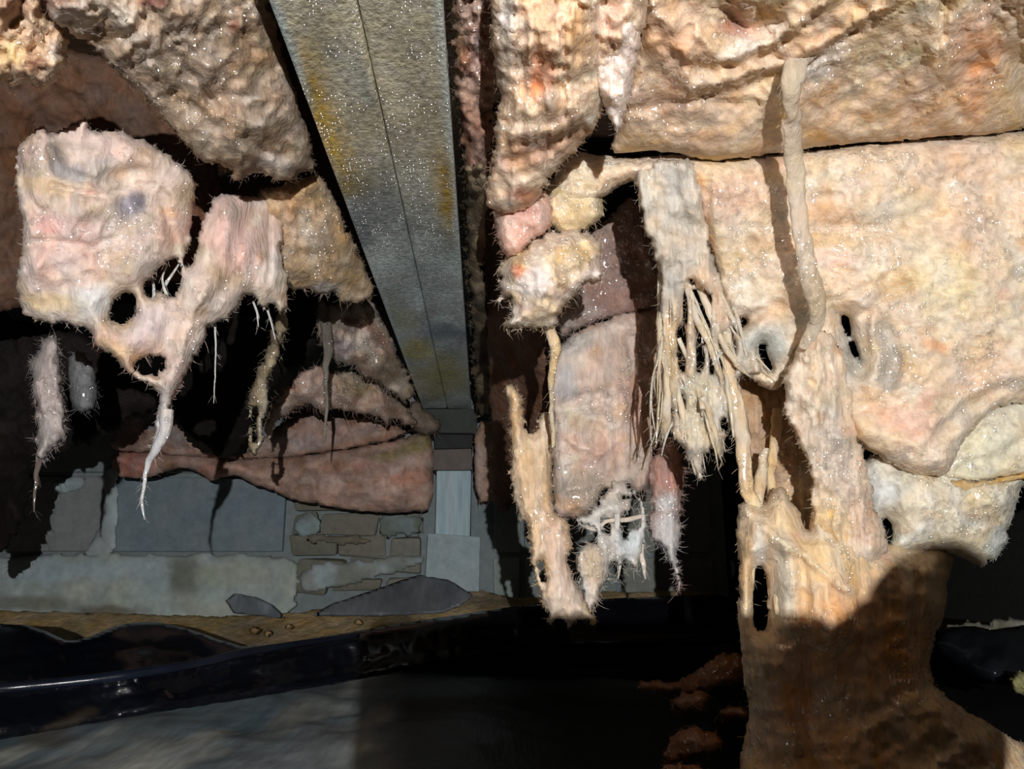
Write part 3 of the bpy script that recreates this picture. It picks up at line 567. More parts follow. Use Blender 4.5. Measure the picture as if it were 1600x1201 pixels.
sheet('insulation_sheet', [(412, 668), (420, 640), (440, 606), (470, 580), (500, 570), (520, 580), (560, 578), (600, 600), (640, 640), (660, 662), (640, 668), (620, 652), (604, 668), (590, 650), (560, 646), (520, 640), (508, 650), (494, 640), (478, 634), (466, 636), (450, 650), (430, 664), (420, 690)], [(412, 668, 1.45), (500, 570, 1.40), (660, 660, 1.70), (590, 650, 1.55), (500, 640, 1.48)], 'brown pink curled sheet with torn lower points left of the beam end', mat=M_BATT, bulge=.03, R=26, thick=.02, lump=(.034, 34), fine=(.010, 11), fray=(5, 9, 10), pal=((192, 160, 142), (178, 160, 140), (202, 176, 160)), psc=36, patches=[(490, 615, 22, 14, 0, (216, 190, 176), .8), (560, 605, 40, 18, 0, (160, 148, 118), .7)], dents=[([(590, 596), (604, 668)], 6, -.03)], fibres=120, auto=30, acols=((206, 168, 152), (130, 98, 84), (196, 158, 140), (150, 116, 90), (214, 184, 172)), seed=26)
sheet('insulation_blanket', [(168, 690), (200, 640), (260, 640), (300, 670), (330, 694), (372, 716), (400, 690), (440, 662), (470, 640), (520, 650), (560, 646), (610, 660), (640, 676), (604, 690), (540, 702), (460, 714), (370, 718), (330, 716), (250, 708), (180, 704)], [(168, 690, 1.76), (260, 640, 1.74), (440, 662, 1.75), (640, 676, 1.80), (460, 714, 1.77)], 'upper dusky pink blanket above the long seam at the back wall', mat=M_DULL, bulge=.02, R=26, thick=.03, lump=(.03, 40), fine=(.010, 12), fray=(3, 12, 9), pal=((172, 140, 124), (162, 130, 116), (176, 156, 146)), psc=46, patches=[(480, 690, 40, 12, 0, (170, 156, 156), .7), (230, 655, 30, 14, 30, (140, 146, 152), .8), (260, 672, 40, 12, 30, (130, 134, 140), .7)], fibres=60, auto=40, acols=((206, 168, 152), (130, 98, 84), (196, 158, 140), (150, 116, 90), (214, 184, 172)), seed=27)
sheet('insulation_blanket', [(170, 706), (250, 706), (330, 712), (372, 716), (460, 713), (540, 702), (610, 690), (652, 676), (677, 672), (678, 796), (640, 800), (600, 802), (540, 796), (500, 788), (455, 780), (430, 768), (392, 756), (366, 740), (345, 748), (330, 752), (310, 738), (286, 730), (260, 738), (222, 748), (180, 744)], [(170, 706, 1.76), (677, 672, 1.80), (678, 796, 1.80), (400, 750, 1.78), (180, 744, 1.78), (540, 740, 1.76)], 'pink quilted blanket draped over the top of the back wall', mat=M_DULL, bulge=.022, R=24, thick=.03, lump=(.026, 44), fine=(.008, 12), fold=(.024, 46, 2.5, 10), fray=(2, 12, 8), pal=((182, 148, 132), (170, 138, 124), (190, 162, 148)), psc=50, patches=[(660, 690, 34, 14, -15, (130, 124, 70), .9), (610, 712, 40, 8, -10, (140, 128, 80), .8), (210, 722, 30, 20, 0, (180, 122, 112), .8), (340, 735, 30, 14, 0, (176, 124, 110), .6), (570, 725, 20, 10, 0, (200, 156, 150), .6), (640, 745, 30, 12, 0, (206, 150, 130), .6)], dents=[([(480, 730), (560, 735), (600, 722)], 5, .012), ([(600, 700), (640, 705), (676, 690)], 6, .012), ([(500, 760), (520, 700)], 6, .01), ([(580, 790), (610, 730)], 6, .01)], fibres=70, flen=(4, 9), auto=70, acols=((206, 168, 152), (130, 98, 84), (196, 158, 140), (150, 116, 90), (214, 184, 172)), seed=28)
sheet('insulation_blanket', [(740, 658), (790, 652), (806, 660), (806, 780), (780, 784), (742, 784)], [(740, 658, 1.80), (806, 780, 1.80), (800, 660, 1.8)], 'narrow pink blanket flap right of the beam pier', mat=M_DULL, bulge=.02, R=16, thick=.02, lump=(.01, 40), fine=(.003, 12), fray=(2, 12, 8), pal=((176, 140, 120), (170, 142, 126)), patches=[(790, 730, 16, 30, 0, (100, 58, 48), .8), (750, 735, 8, 40, 0, (200, 176, 164), .6)], dents=[([(752, 670), (752, 780)], 4, .01)], fibres=40, seed=29)
sheet('insulation_clump', [(624, 640), (650, 622), (664, 640), (690, 656), (690, 676), (660, 682), (640, 668)], [(624, 640, 1.74), (690, 676, 1.78)], 'brown clump wedged under the left corner of the beam end', mat=M_DULL, bulge=.03, R=20, thick=.03, lump=(.014, 24), fine=(.004, 9), fray=(3, 9, 9), pal=((150, 130, 112), (120, 106, 92)), fibres=40, seed=30)

# ------------------------------------------------------------------ insulation right of the beam
sheet('insulation_batt', [(690, -170), (786, -170), (782, 60), (776, 130), (772, 200), (764, 260), (752, 300), (738, 330), (728, 300), (718, 200), (708, 80)], [(690, -170, .48), (786, -170, .48), (704, -40, .56), (786, -40, .56), (728, 300, .80), (772, 200, .72)], 'rough brown batt edge wedged along the right side of the beam', mat=M_BATT, bulge=.03, R=26, thick=.03, lump=(.022, 34), fine=(.010, 11), fray=(7, 9, 9), pal=((158, 116, 96), (136, 104, 90), (186, 154, 134)), psc=30, patches=[(716, 60, 10, 30, 0, (206, 170, 140), .7), (745, 80, 8, 40, 0, (190, 170, 166), .6)], fibres=160, fuzz=200, seed=31)
sheet('insulation_strip', [(722, 270), (742, 250), (762, 260), (766, 330), (756, 400), (762, 470), (770, 520), (776, 600), (770, 648), (744, 650), (738, 560), (732, 460), (726, 380)], [(722, 270, .75), (766, 330, .78), (740, 640, 1.72), (772, 600, 1.55), (735, 460, 1.05), (760, 460, 1.0)], 'sooty ragged strip of fibre following the right edge of the beam down', mat=M_DULL, bulge=.02, R=14, thick=.02, lump=(.02, 24), fine=(.010, 9), fray=(8, 8, 10), pal=((132, 116, 92), (70, 60, 52), (160, 142, 116)), psc=16, fibres=300, fuzz=260, flen=(6, 16), seed=32)
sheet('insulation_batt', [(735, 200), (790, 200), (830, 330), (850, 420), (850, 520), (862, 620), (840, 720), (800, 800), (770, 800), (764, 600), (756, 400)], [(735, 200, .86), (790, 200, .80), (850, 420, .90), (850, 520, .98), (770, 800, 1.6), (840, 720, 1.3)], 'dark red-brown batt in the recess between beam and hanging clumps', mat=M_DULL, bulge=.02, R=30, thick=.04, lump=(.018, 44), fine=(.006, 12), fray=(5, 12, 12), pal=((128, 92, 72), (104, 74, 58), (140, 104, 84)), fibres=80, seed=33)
sheet('insulation_batt', [(770, -170), (1040, -170), (1020, -40), (1010, 40), (985, 90), (960, 130), (944, 158), (938, 192), (908, 226), (886, 250), (862, 280), (842, 312), (818, 330), (790, 336), (768, 330), (758, 312), (764, 270), (772, 230), (774, 186), (784, 150), (772, 120), (766, 60)], [(770, -170, .40), (1040, -170, .40), (774, -40, .46), (1020, -40, .46), (770, 120, .54), (960, 130, .55), (800, 330, .66), (900, 230, .62), (860, 60, .48), (860, 170, .54)], 'thick cream and orange torn batt hanging just right of the beam', mat=M_BATT, bulge=.03, R=44, thick=.05, lump=(.016, 52), fine=(.004, 12), streak=(.010, 22, 110), fold=(.006, 60, .6, 75), fray=(6, 10, 10), pal=((226, 190, 158), (216, 182, 152), (232, 206, 178)), psc=46,
      patches=[(845, 110, 24, 46, 0, (222, 144, 104), .85), (850, 50, 16, 40, 0, (206, 162, 110), .6), (790, 70, 12, 70, 0, (236, 220, 204), .7), (905, 60, 20, 60, 0, (206, 164, 116), .6), (830, 240, 50, 24, -15, (178, 136, 112), .8), (880, 215, 40, 14, -20, (158, 122, 100), .8), (815, 305, 26, 14, 0, (206, 140, 118), .8), (960, 30, 16, 50, 10, (226, 170, 140), .6), (795, 20, 14, 30, 0, (238, 226, 218), .7)],
      dents=[([(820, 20), (820, 150)], 8, .012), ([(880, 0), (875, 140)], 8, .012), ([(780, 205), (860, 210), (930, 165)], 9, -.014), ([(790, 250), (850, 235), (910, 200)], 9, .016), ([(940, 0), (935, 120)], 7, .012)], fibres=240, fuzz=320, auto=40, seed=34)
sheet('insulation_tuft', [(922, 100), (940, 40), (990, 20), (1002, 60), (992, 120), (982, 160), (970, 200), (962, 210), (950, 180), (938, 150), (930, 140)], [(922, 100, .53), (990, 20, .48), (965, 205, .56)], 'white pointed tuft hanging like an icicle from the upper batts', bulge=.02, R=26, thick=.02, lump=(.008, 30), fine=(.003, 10), fray=(3, 8, 14), pal=((240, 224, 212), (236, 210, 196)), streak=(.004, 12, 70), fibres=70, seed=35)
sheet('insulation_clump', [(770, 326), (800, 300), (850, 292), (868, 330), (858, 362), (836, 374), (818, 394), (798, 406), (780, 388), (772, 356)], [(780, 330, .70), (855, 330, .70), (796, 398, .70)], 'salmon pink lump hanging under the cream batt right of the beam', mat=M_BATT, bulge=.04, R=30, thick=.03, lump=(.012, 30), fine=(.004, 9), fray=(4, 9, 9), pal=((240, 190, 174), (238, 200, 180)), patches=[(820, 330, 26, 10, -10, (206, 120, 98), .7)], fibres=90, fuzz=90, seed=36)
sheet('insulation_clump', [(846, 296), (876, 262), (918, 250), (948, 262), (942, 310), (944, 340), (905, 366), (868, 366), (846, 346)], [(856, 300, .74), (938, 280, .74), (880, 355, .74)], 'yellow cream lump beside the salmon pink lump', mat=M_BATT, bulge=.035, R=30, thick=.03, lump=(.012, 28), fine=(.004, 9), fray=(4, 9, 9), pal=((232, 208, 166), (222, 198, 150)), fibres=70, fuzz=60, seed=37)
sheet('insulation_clump', [(776, 420), (792, 400), (816, 384), (836, 366), (872, 356), (908, 356), (944, 378), (940, 416), (950, 434), (914, 448), (902, 462), (886, 478), (874, 502), (848, 516), (820, 512), (804, 518), (780, 504), (800, 488), (794, 466), (774, 476), (780, 448)], [(784, 420, .72), (934, 384, .74), (820, 506, .73), (850, 430, .70)], 'tangled white and yellow ball of fibre hanging below the pink lump', mat=M_BATT, bulge=.05, R=44, thick=.04, lump=(.016, 34), fine=(.007, 10), fray=(8, 9, 9), pal=((236, 214, 186), (240, 220, 210), (228, 196, 146)), psc=30, patches=[(838, 440, 26, 26, 0, (240, 232, 232), .85), (808, 424, 10, 10, 0, (220, 134, 104), .9), (900, 400, 30, 20, 0, (226, 194, 138), .7), (880, 440, 14, 14, 0, (222, 182, 120), .6)], dents=[([(850, 460), (868, 440), (860, 415)], 6, -.012), ([(880, 430), (900, 425)], 7, .014)], fibres=260, fuzz=280, flen=(6, 20), seed=38)
BALL = bpy.data.objects['insulation_clump.005'] if 'insulation_clump.005' in bpy.data.objects else None
tube('insulation_strand', [(858, 486, .73, 9), (858, 510, .735, 8), (866, 540, .74, 10), (864, 570, .75, 7), (862, 600, .76, 5), (862, 640, .78, 4), (866, 700, .80, 3)], None, 'yellow strand trailing down from the tangled white ball', 'insulation', pal=((224, 198, 160), (216, 188, 150)), seed=39, fibres=40)
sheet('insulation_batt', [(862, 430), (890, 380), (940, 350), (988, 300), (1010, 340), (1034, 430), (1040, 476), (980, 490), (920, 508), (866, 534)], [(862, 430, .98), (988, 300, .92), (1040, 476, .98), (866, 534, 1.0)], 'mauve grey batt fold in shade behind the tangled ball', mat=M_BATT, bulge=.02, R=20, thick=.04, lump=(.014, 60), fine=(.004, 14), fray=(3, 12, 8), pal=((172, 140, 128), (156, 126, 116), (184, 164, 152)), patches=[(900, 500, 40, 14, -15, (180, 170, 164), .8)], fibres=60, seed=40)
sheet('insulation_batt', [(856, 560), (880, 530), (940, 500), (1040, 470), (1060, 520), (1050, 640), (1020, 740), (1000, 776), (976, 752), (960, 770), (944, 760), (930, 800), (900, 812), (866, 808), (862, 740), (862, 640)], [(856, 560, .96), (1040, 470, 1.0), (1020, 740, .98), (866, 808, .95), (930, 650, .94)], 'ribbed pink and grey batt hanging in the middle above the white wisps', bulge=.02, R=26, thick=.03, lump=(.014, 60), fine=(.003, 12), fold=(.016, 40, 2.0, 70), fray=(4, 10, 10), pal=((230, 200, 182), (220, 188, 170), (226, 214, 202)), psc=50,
      patches=[(880, 600, 22, 30, 0, (200, 202, 206), .85), (900, 540, 40, 14, -20, (196, 192, 188), .8), (970, 560, 30, 40, 0, (196, 176, 164), .6), (920, 760, 50, 40, 0, (178, 164, 146), .8), (1010, 640, 30, 80, 0, (178, 136, 120), .6), (1000, 730, 30, 30, 0, (176, 164, 152), .6), (940, 720, 30, 30, 0, (214, 176, 162), .6)],
      dents=[([(880, 640), (930, 630), (980, 600)], 5, .012), ([(880, 690), (900, 710), (905, 725)], 5, .012), ([(960, 620), (966, 740)], 5, .014), ([(940, 540), (930, 640)], 5, .010), ([(985, 520), (990, 700)], 6, .014), ([(860, 560), (872, 640)], 6, .012)], fibres=160, auto=40, seed=43)
sheet('insulation_strip', [(788, 602), (808, 600), (816, 616), (820, 660), (828, 690), (842, 650), (856, 636), (864, 680), (864, 760), (868, 804), (888, 812), (896, 850), (888, 880), (898, 910), (918, 940), (936, 972), (928, 980), (906, 962), (890, 984), (872, 960), (858, 978), (852, 956), (846, 934), (836, 906), (828, 880), (826, 840), (812, 800), (798, 770), (796, 720), (798, 660)], [(788, 602, .86), (864, 680, .86), (868, 800, .85), (930, 975, .87), (830, 860, .84)], 'furry peach strip with pale splayed end hanging over the black fold', bulge=.022, R=24, thick=.015, lump=(.010, 50), fine=(.004, 10), streak=(.005, 10, 70), fray=(5, 7, 8), pal=((230, 198, 158), (224, 190, 152), (236, 208, 176)), psc=60, patches=[(870, 860, 20, 60, -10, (238, 200, 176), .8), (886, 930, 30, 40, 0, (230, 212, 200), .8), (805, 640, 10, 40, 0, (214, 170, 116), .6)], holes=[[(840, 880), (846, 872), (852, 910), (848, 926)]], dents=[([(858, 700), (866, 810)], 5, .012), ([(836, 700), (850, 830)], 6, .006)], fibres=420, fuzz=160, flen=(4, 12), seed=44)
# wisps under the middle batt
sheet('insulation_wisps', [(936, 790), (950, 752), (976, 750), (1000, 776), (1012, 816), (1008, 846), (1000, 880), (990, 898), (980, 870), (966, 886), (956, 872), (948, 912), (936, 934), (920, 966), (912, 940), (902, 900), (900, 860), (918, 848), (936, 846), (934, 826), (912, 822), (898, 812)], [(936, 790, .93), (1000, 776, .95), (990, 898, .94), (920, 966, .90), (905, 870, .89)], 'white cobwebby wisps with holes hanging below the ribbed batt', bulge=.014, R=16, thick=.01, lump=(.008, 24), fine=(.004, 9), fray=(7, 8, 10), pal=((226, 222, 214), (214, 200, 186), (232, 228, 224)), psc=24, patches=[(985, 846, 22, 26, 0, (226, 236, 240), .9), (925, 880, 24, 30, 0, (226, 200, 166), .8), (930, 930, 16, 30, 0, (222, 196, 172), .7)], tears=[([(930, 760), (1010, 760), (1010, 850), (900, 850)], .22, 16., 22.)], holes=[[(938, 752), (952, 748), (948, 772), (936, 782)], [(972, 824), (984, 818), (984, 836), (974, 840)]], fibres=320, flen=(6, 26), fdown=.9, seed=45)
for i, p in enumerate([[(906, 816, .93, 3), (930, 826, .925, 4), (950, 814, .925, 3), (980, 812, .93, 4), (1004, 806, .94, 3)], [(960, 770, .93, 4), (966, 800, .925, 5), (960, 840, .92, 4), (944, 880, .91, 3), (930, 930, .90, 2)], [(1000, 850, .94, 5), (1004, 880, .94, 4), (1008, 905, .94, 1)], [(975, 860, .94, 6), (968, 890, .94, 2), (966, 905, .94, .6)]]):
    tube('fibre_strand', p, bpy.data.objects['insulation_wisps'], pal=((226, 220, 212), (232, 210, 190)), seed=46 + i, fibres=16)
sheet('insulation_strip', [(1016, 720), (1032, 690), (1050, 680), (1066, 700), (1072, 740), (1066, 770), (1062, 800), (1062, 830), (1058, 870), (1062, 900), (1062, 930), (1052, 890), (1040, 864), (1030, 850), (1018, 846), (1012, 830), (1020, 790), (1014, 750)], [(1016, 720, .96), (1066, 700, .96), (1062, 925, .95), (1018, 840, .95)], 'mauve dangling strip ending in white hairs right of the wisps', bulge=.022, R=20, thick=.02, lump=(.010, 26), fine=(.004, 10), streak=(.004, 9, 60), fray=(5, 7, 12), pal=((176, 134, 122), (190, 156, 144)), patches=[(1040, 785, 18, 14, 0, (214, 216, 216), .8), (1045, 750, 20, 16, 0, (200, 140, 126), .6), (1042, 850, 30, 60, 0, (220, 224, 226), .85)], fibres=240, flen=(8, 24), fdown=1., seed=51)

# torn curtain of strands
sheet('insulation_curtain', [(986, 276), (1020, 248), (1088, 244), (1104, 330), (1114, 400), (1130, 440), (1148, 490), (1176, 540), (1200, 570), (1192, 590), (1168, 584), (1150, 600), (1146, 660), (1130, 690), (1130, 722), (1114, 700), (1098, 720), (1096, 752), (1084, 740), (1070, 700), (1050, 690), (1048, 640), (1038, 600), (1030, 560), (1032, 500), (1030, 440), (1014, 380), (1004, 340)], [(992, 284, .70), (1084, 256, .685), (1130, 440, .75), (1195, 575, .77), (1090, 745, .80), (1032, 500, .76)], 'torn grey cream curtain shredding into strands right of centre', bulge=.018, R=14, thick=.012, lump=(.012, 40), fine=(.004, 9), streak=(.008, 12, 90), fray=(8, 7, 20), pal=((212, 204, 190), (222, 196, 166), (196, 190, 180)), psc=34, tears=[([(1030, 440), (1090, 420), (1150, 490), (1210, 590), (1140, 680), (1060, 700), (1030, 560)], .24, 13., 70.)], patches=[(1010, 310, 20, 40, 0, (216, 216, 208), .8), (1050, 560, 14, 80, 0, (222, 190, 140), .6), (1090, 640, 30, 60, 0, (212, 200, 170), .7), (1120, 470, 16, 60, -20, (224, 188, 160), .6)], fibres=500, flen=(6, 24), fdown=.9, seed=54)
CUR = bpy.data.objects['insulation_curtain']
GUIDE = ([
    [(1046, 400, .75, 8), (1044, 470, .75, 10), (1042, 540, .755, 9), (1046, 600, .76, 6), (1044, 660, .77, 8), (1040, 700, .78, 2)],
    [(1068, 440, .75, 8), (1086, 490, .75, 9), (1108, 540, .755, 8), (1128, 590, .76, 6), (1140, 640, .77, 2)],
    [(1090, 430, .75, 6), (1112, 480, .75, 7), (1136, 530, .755, 6), (1160, 570, .76, 5), (1184, 590, .77, 1.5)],
    [(1040, 530, .755, 4), (1018, 550, .76, 3), (1010, 590, .76, 3), (1016, 630, .765, 2.5), (1040, 650, .77, 2)],
    [(1060, 600, .76, 6), (1074, 650, .77, 9), (1084, 700, .78, 7), (1092, 748, .79, 2)],
    [(1100, 620, .765, 8), (1112, 660, .77, 8), (1124, 700, .78, 5), (1128, 724, .785, 1)],
    [(1068, 540, .75, 4), (1090, 600, .76, 5), (1098, 650, .765, 4)],
    [(1046, 640, .77, 4), (1030, 680, .775, 2), (1024, 706, .78, .8)],
    [(1112, 560, .755, 4), (1130, 540, .755, 3), (1160, 552, .76, 3)],
    [(1104, 420, .75, 7), (1126, 470, .755, 6), (1150, 530, .76, 5), (1160, 590, .765, 2)], [(1116, 440, .75, 6), (1146, 500, .755, 6), (1178, 548, .76, 4), (1206, 580, .765, 1.5)],
    [(1036, 500, .755, 4), (1024, 560, .76, 3), (1018, 620, .765, 3), (1024, 690, .77, 1)], [(1038, 540, .755, 3), (1030, 600, .76, 3), (1034, 660, .765, 2), (1020, 706, .77, .8)],
    [(1124, 600, .765, 5), (1134, 650, .77, 5), (1142, 700, .78, 2)]])
rg = np.random.default_rng(5)
for i, p in enumerate(GUIDE):
    if i == 3: continue
    p = np.array(p)
    for k in range(1 if i == 3 else 3 if len(p) > 4 else 2):
        q = p.copy(); q[:, 0] += rg.normal(0, 5) + np.cumsum(rg.normal(0, 2.5, len(p))); q[:, 1] += rg.normal(0, 12); q[:, 2] += rg.normal(0, .008, len(p)); q[:, 3] *= (.9, .35, .2)[k] * rg.uniform(.7, 1.1)
        tube('fibre_strand', q, CUR, pal=((224, 198, 160), (210, 202, 190), (226, 208, 182)), seed=60 + i * 10 + k, fibres=14, flen=(5, 16), rn=.4, sides=7, sub=5)

# upper right: batts between the joists
sheet('insulation_batt', [(950, 240), (962, 200), (980, 120), (1004, 40), (1010, -170), (2000, -170), (2000, 176), (1650, 196), (1560, 208), (1480, 214), (1350, 224), (1270, 230), (1210, 240), (1160, 248), (1110, 252), (1050, 238), (1000, 236)], [(950, 240, .70), (1110, 250, .69), (1350, 224, .69), (1650, 196, .70), (2000, 176, .70), (1010, -50, .47), (1350, -50, .47), (1650, -50, .47), (1010, -170, .40), (1400, -170, .40), (2000, -170, .40), (1100, 110, .57), (1450, 110, .57)], 'broad beige batt across the top right, above the long horizontal crease', mat=M_BATT, step=4.5, bulge=.016, R=22, thick=.012, lump=(.022, 110), fine=(.004, 13), fold=(.016, 90, 2.6, -22), fray=(3, 14, 9), pal=((222, 186, 152), (214, 178, 146), (228, 198, 164), (214, 190, 150)), psc=80,
      patches=[(1180, 60, 60, 16, -28, (240, 224, 206), .8), (1150, 45, 30, 14, 10, (186, 110, 88), .8), (1200, 12, 26, 22, 0, (206, 160, 84), .8), (1050, 75, 40, 30, 20, (216, 170, 146), .6), (1530, 80, 40, 60, 0, (234, 172, 130), .8), (1520, 150, 20, 50, 0, (230, 164, 118), .7), (1290, 100, 50, 20, -30, (204, 198, 190), .8), (1040, 160, 60, 20, 10, (190, 150, 130), .6), (1090, 220, 60, 18, 0, (214, 170, 146), .6), (1420, 90, 40, 14, -20, (212, 206, 172), .7), (1150, 20, 20, 30, 0, (120, 70, 56), .5)],
      dents=[([(1085, 55), (1130, 90), (1180, 80), (1240, 40), (1320, -20)], 9, -.016), ([(1080, 140), (1150, 118), (1220, 100), (1300, 60), (1400, 0)], 7, -.016), ([(1130, 105), (1200, 85), (1280, 30)], 8, .010), ([(1030, 50), (1060, 100), (1100, 105)], 12, .014), ([(1100, 150), (1180, 135), (1260, 100), (1340, 50)], 7, .014), ([(990, 170), (1080, 160), (1180, 160)], 8, .014), ([(1140, 20), (1180, 50), (1210, 30)], 12, .016), ([(1480, -40), (1470, 60)], 8, .014), ([(1530, 205), (1480, 150), (1530, 90)], 10, .01)], fibres=160, flen=(4, 10), fuzz=200, auto=70, seed=70)
sheet('insulation_batt', [(940, 312), (900, 320), (862, 300), (870, 250), (900, 236), (948, 244), (1000, 246), (1060, 240), (1110, 250), (1200, 242), (1350, 226), (1480, 214), (1650, 198), (2000, 178), (2000, 640), (1650, 640), (1600, 628), (1560, 636), (1530, 660), (1500, 700), (1480, 745), (1430, 742), (1390, 724), (1350, 700), (1330, 684), (1320, 640), (1290, 610), (1250, 600), (1236, 590), (1210, 612), (1180, 600), (1150, 560), (1128, 470), (1112, 400), (1094, 330), (1076, 282), (1030, 276), (990, 282), (962, 296)], [(940, 310, .73), (1110, 250, .70), (1350, 226, .695), (1650, 198, .70), (2000, 178, .70), (2000, 640, .78), (1650, 640, .78), (1480, 745, .77), (1330, 684, .77), (1200, 600, .80), (1128, 470, .78), (1300, 400, .74), (1500, 450, .73)], 'large cream and peach batt sagging below the horizontal crease at right', mat=M_BATT, step=4.5, bulge=.03, R=30, thick=.05, lump=(.018, 90), fine=(.004, 13), fold=(.012, 70, 2.2, -12), fray=(3, 12, 10), pal=((236, 210, 182), (232, 200, 174), (238, 222, 198), (226, 206, 172)), psc=80,
      holes=[[(1148, 506), (1160, 496), (1168, 502), (1156, 514)], [(1184, 548), (1192, 532), (1202, 556), (1208, 580), (1196, 576)], [(1164, 560), (1176, 562), (1180, 578), (1170, 574)], [(1314, 494), (1322, 490), (1330, 520), (1340, 548), (1344, 566), (1338, 566), (1326, 536)]],
      patches=[(1100, 360, 12, 90, -6, (232, 170, 120), .85), (1140, 330, 24, 50, 0, (240, 218, 204), .7), (1150, 300, 60, 30, 0, (236, 190, 160), .6), (1030, 266, 50, 14, 0, (232, 196, 166), .7), (1170, 460, 40, 30, 0, (240, 232, 214), .8), (1200, 540, 40, 30, 0, (196, 206, 206), .85), (1330, 560, 20, 60, -6, (176, 178, 174), .9), (1390, 570, 18, 44, 0, (170, 166, 160), .85), (1370, 520, 30, 20, 20, (184, 180, 172), .7), (1290, 405, 60, 16, 0, (240, 212, 196), .8), (1280, 330, 40, 16, 0, (236, 190, 144), .7), (1300, 375, 60, 12, 5, (222, 186, 130), .6), (1390, 330, 50, 20, -15, (206, 198, 180), .7), (1400, 440, 30, 24, -30, (216, 184, 128), .7), (1480, 450, 60, 60, 0, (240, 226, 184), .6), (1570, 460, 14, 16, 0, (232, 184, 158), .6), (1420, 660, 60, 24, 15, (240, 196, 176), .85), (1445, 625, 12, 14, 0, (226, 164, 144), .6), (1540, 580, 60, 30, -15, (240, 208, 180), .8), (1350, 690, 40, 20, 25, (232, 196, 150), .7), (1470, 690, 30, 40, 20, (236, 214, 190), .6), (1460, 540, 20, 10, 10, (226, 164, 118), .7)],
      dents=[([(1300, 420), (1330, 426), (1360, 428), (1372, 412)], 4, .02), ([(1290, 470), (1330, 460), (1380, 440), (1430, 400)], 5, .014), ([(1350, 490), (1390, 455), (1440, 440)], 6, .012), ([(1150, 500), (1180, 495), (1210, 478), (1260, 490)], 6, .016), ([(1140, 470), (1200, 480)], 6, -.01), ([(1106, 300), (1108, 380), (1118, 420)], 7, .016), ([(1305, 490), (1325, 530), (1345, 580), (1340, 620)], 14, .022), ([(1385, 520), (1395, 570), (1385, 610)], 13, .020), ([(1365, 500), (1372, 600)], 9, -.01), ([(1340, 640), (1400, 630), (1450, 600)], 7, .014), ([(1330, 665), (1390, 680), (1440, 700)], 9, -.01), ([(1460, 660), (1540, 600), (1640, 570)], 12, -.016), ([(1450, 700), (1500, 640), (1560, 610)], 9, .012), ([(1260, 360), (1330, 352), (1400, 366)], 5, .010), ([(1250, 385), (1320, 392)], 4, .008), ([(1360, 360), (1440, 330), (1540, 310)], 7, .009), ([(1470, 300), (1600, 280)], 8, .006)], fibres=160, flen=(4, 10), fuzz=260, auto=110, seed=71)
sheet('insulation_batt', [(1470, 744), (1480, 700), (1508, 658), (1546, 626), (1600, 612), (2000, 612), (2000, 736), (1610, 738), (1570, 744), (1520, 752)], [(1486, 744, .79), (1600, 628, .80), (2000, 736, .80), (1560, 690, .785)], 'smooth white rounded lobe of batt at the right edge', mat=M_BATT, bulge=.018, R=50, thick=.04, lump=(.014, 60), fine=(.004, 12), fray=(2, 12, 10), pal=((232, 226, 200), (226, 222, 206), (236, 216, 180)), dents=[([(1500, 735), (1560, 715), (1600, 690)], 8, .008)], fibres=50, flen=(3, 7), seed=72)
sheet('insulation_batt', [(1336, 724), (1366, 706), (1400, 706), (1440, 724), (1490, 736), (1560, 740), (1606, 736), (1592, 780), (1580, 820), (1570, 856), (1556, 876), (1530, 884), (1500, 870), (1460, 862), (1400, 866), (1376, 850), (1360, 810), (1346, 780)], [(1346, 742, .82), (1602, 744, .82), (1556, 876, .85), (1380, 850, .83), (1450, 800, .815)], 'fluffy white batt end below the peach flap at lower right', mat=M_BATT, bulge=.04, R=44, thick=.05, lump=(.014, 60), fine=(.004, 12), fray=(5, 12, 10), pal=((234, 228, 208), (226, 226, 216), (238, 218, 184)), psc=50, patches=[(1560, 850, 26, 30, 0, (214, 226, 222), .85), (1540, 790, 40, 20, 20, (232, 206, 156), .7), (1450, 800, 60, 30, 0, (236, 216, 184), .6), (1380, 770, 30, 26, 0, (222, 226, 226), .8), (1500, 840, 50, 20, 0, (228, 202, 156), .6)], holes=[[(1378, 806), (1388, 812), (1394, 836), (1386, 854), (1380, 840)]], fibres=200, flen=(4, 12), fuzz=100, auto=20, seed=73)
sheet('insulation_band', [(1470, 756), (1490, 748), (1530, 752), (1580, 742), (1650, 730), (1650, 744), (1580, 752), (1530, 764), (1510, 772), (1490, 764)], [(1470, 756, .79), (1650, 735, .79), (1510, 770, .79)], 'thin amber rim of resin-stained fibre under the white lobe', bulge=.01, R=10, thick=.008, lump=(.004, 30), fine=(.001, 10), fray=(1.5, 12, 8), pal=((206, 172, 118), (196, 160, 106)), seed=74)
tube('insulation_strand', [(1290, 50, .56, 12), (1252, 88, .550, 20), (1238, 120, .545, 21), (1236, 150, .555, 20), (1237, 190, .58, 19), (1240, 250, .61, 18), (1245, 310, .63, 15), (1253, 370, .645, 16), (1264, 430, .66, 18), (1276, 480, .675, 15), (1272, 510, .69, 12), (1252, 545, .70, 7)], None, 'long pale rope of twisted fibre hanging in front of the right batts', 'insulation', mat=M_GAUZE, pal=((226, 208, 178), (216, 196, 168), (230, 210, 190)), seed=75, fibres=160, flen=(4, 12), rn=.22, flat=.55, sides=16, twist=1.2, sub=8)
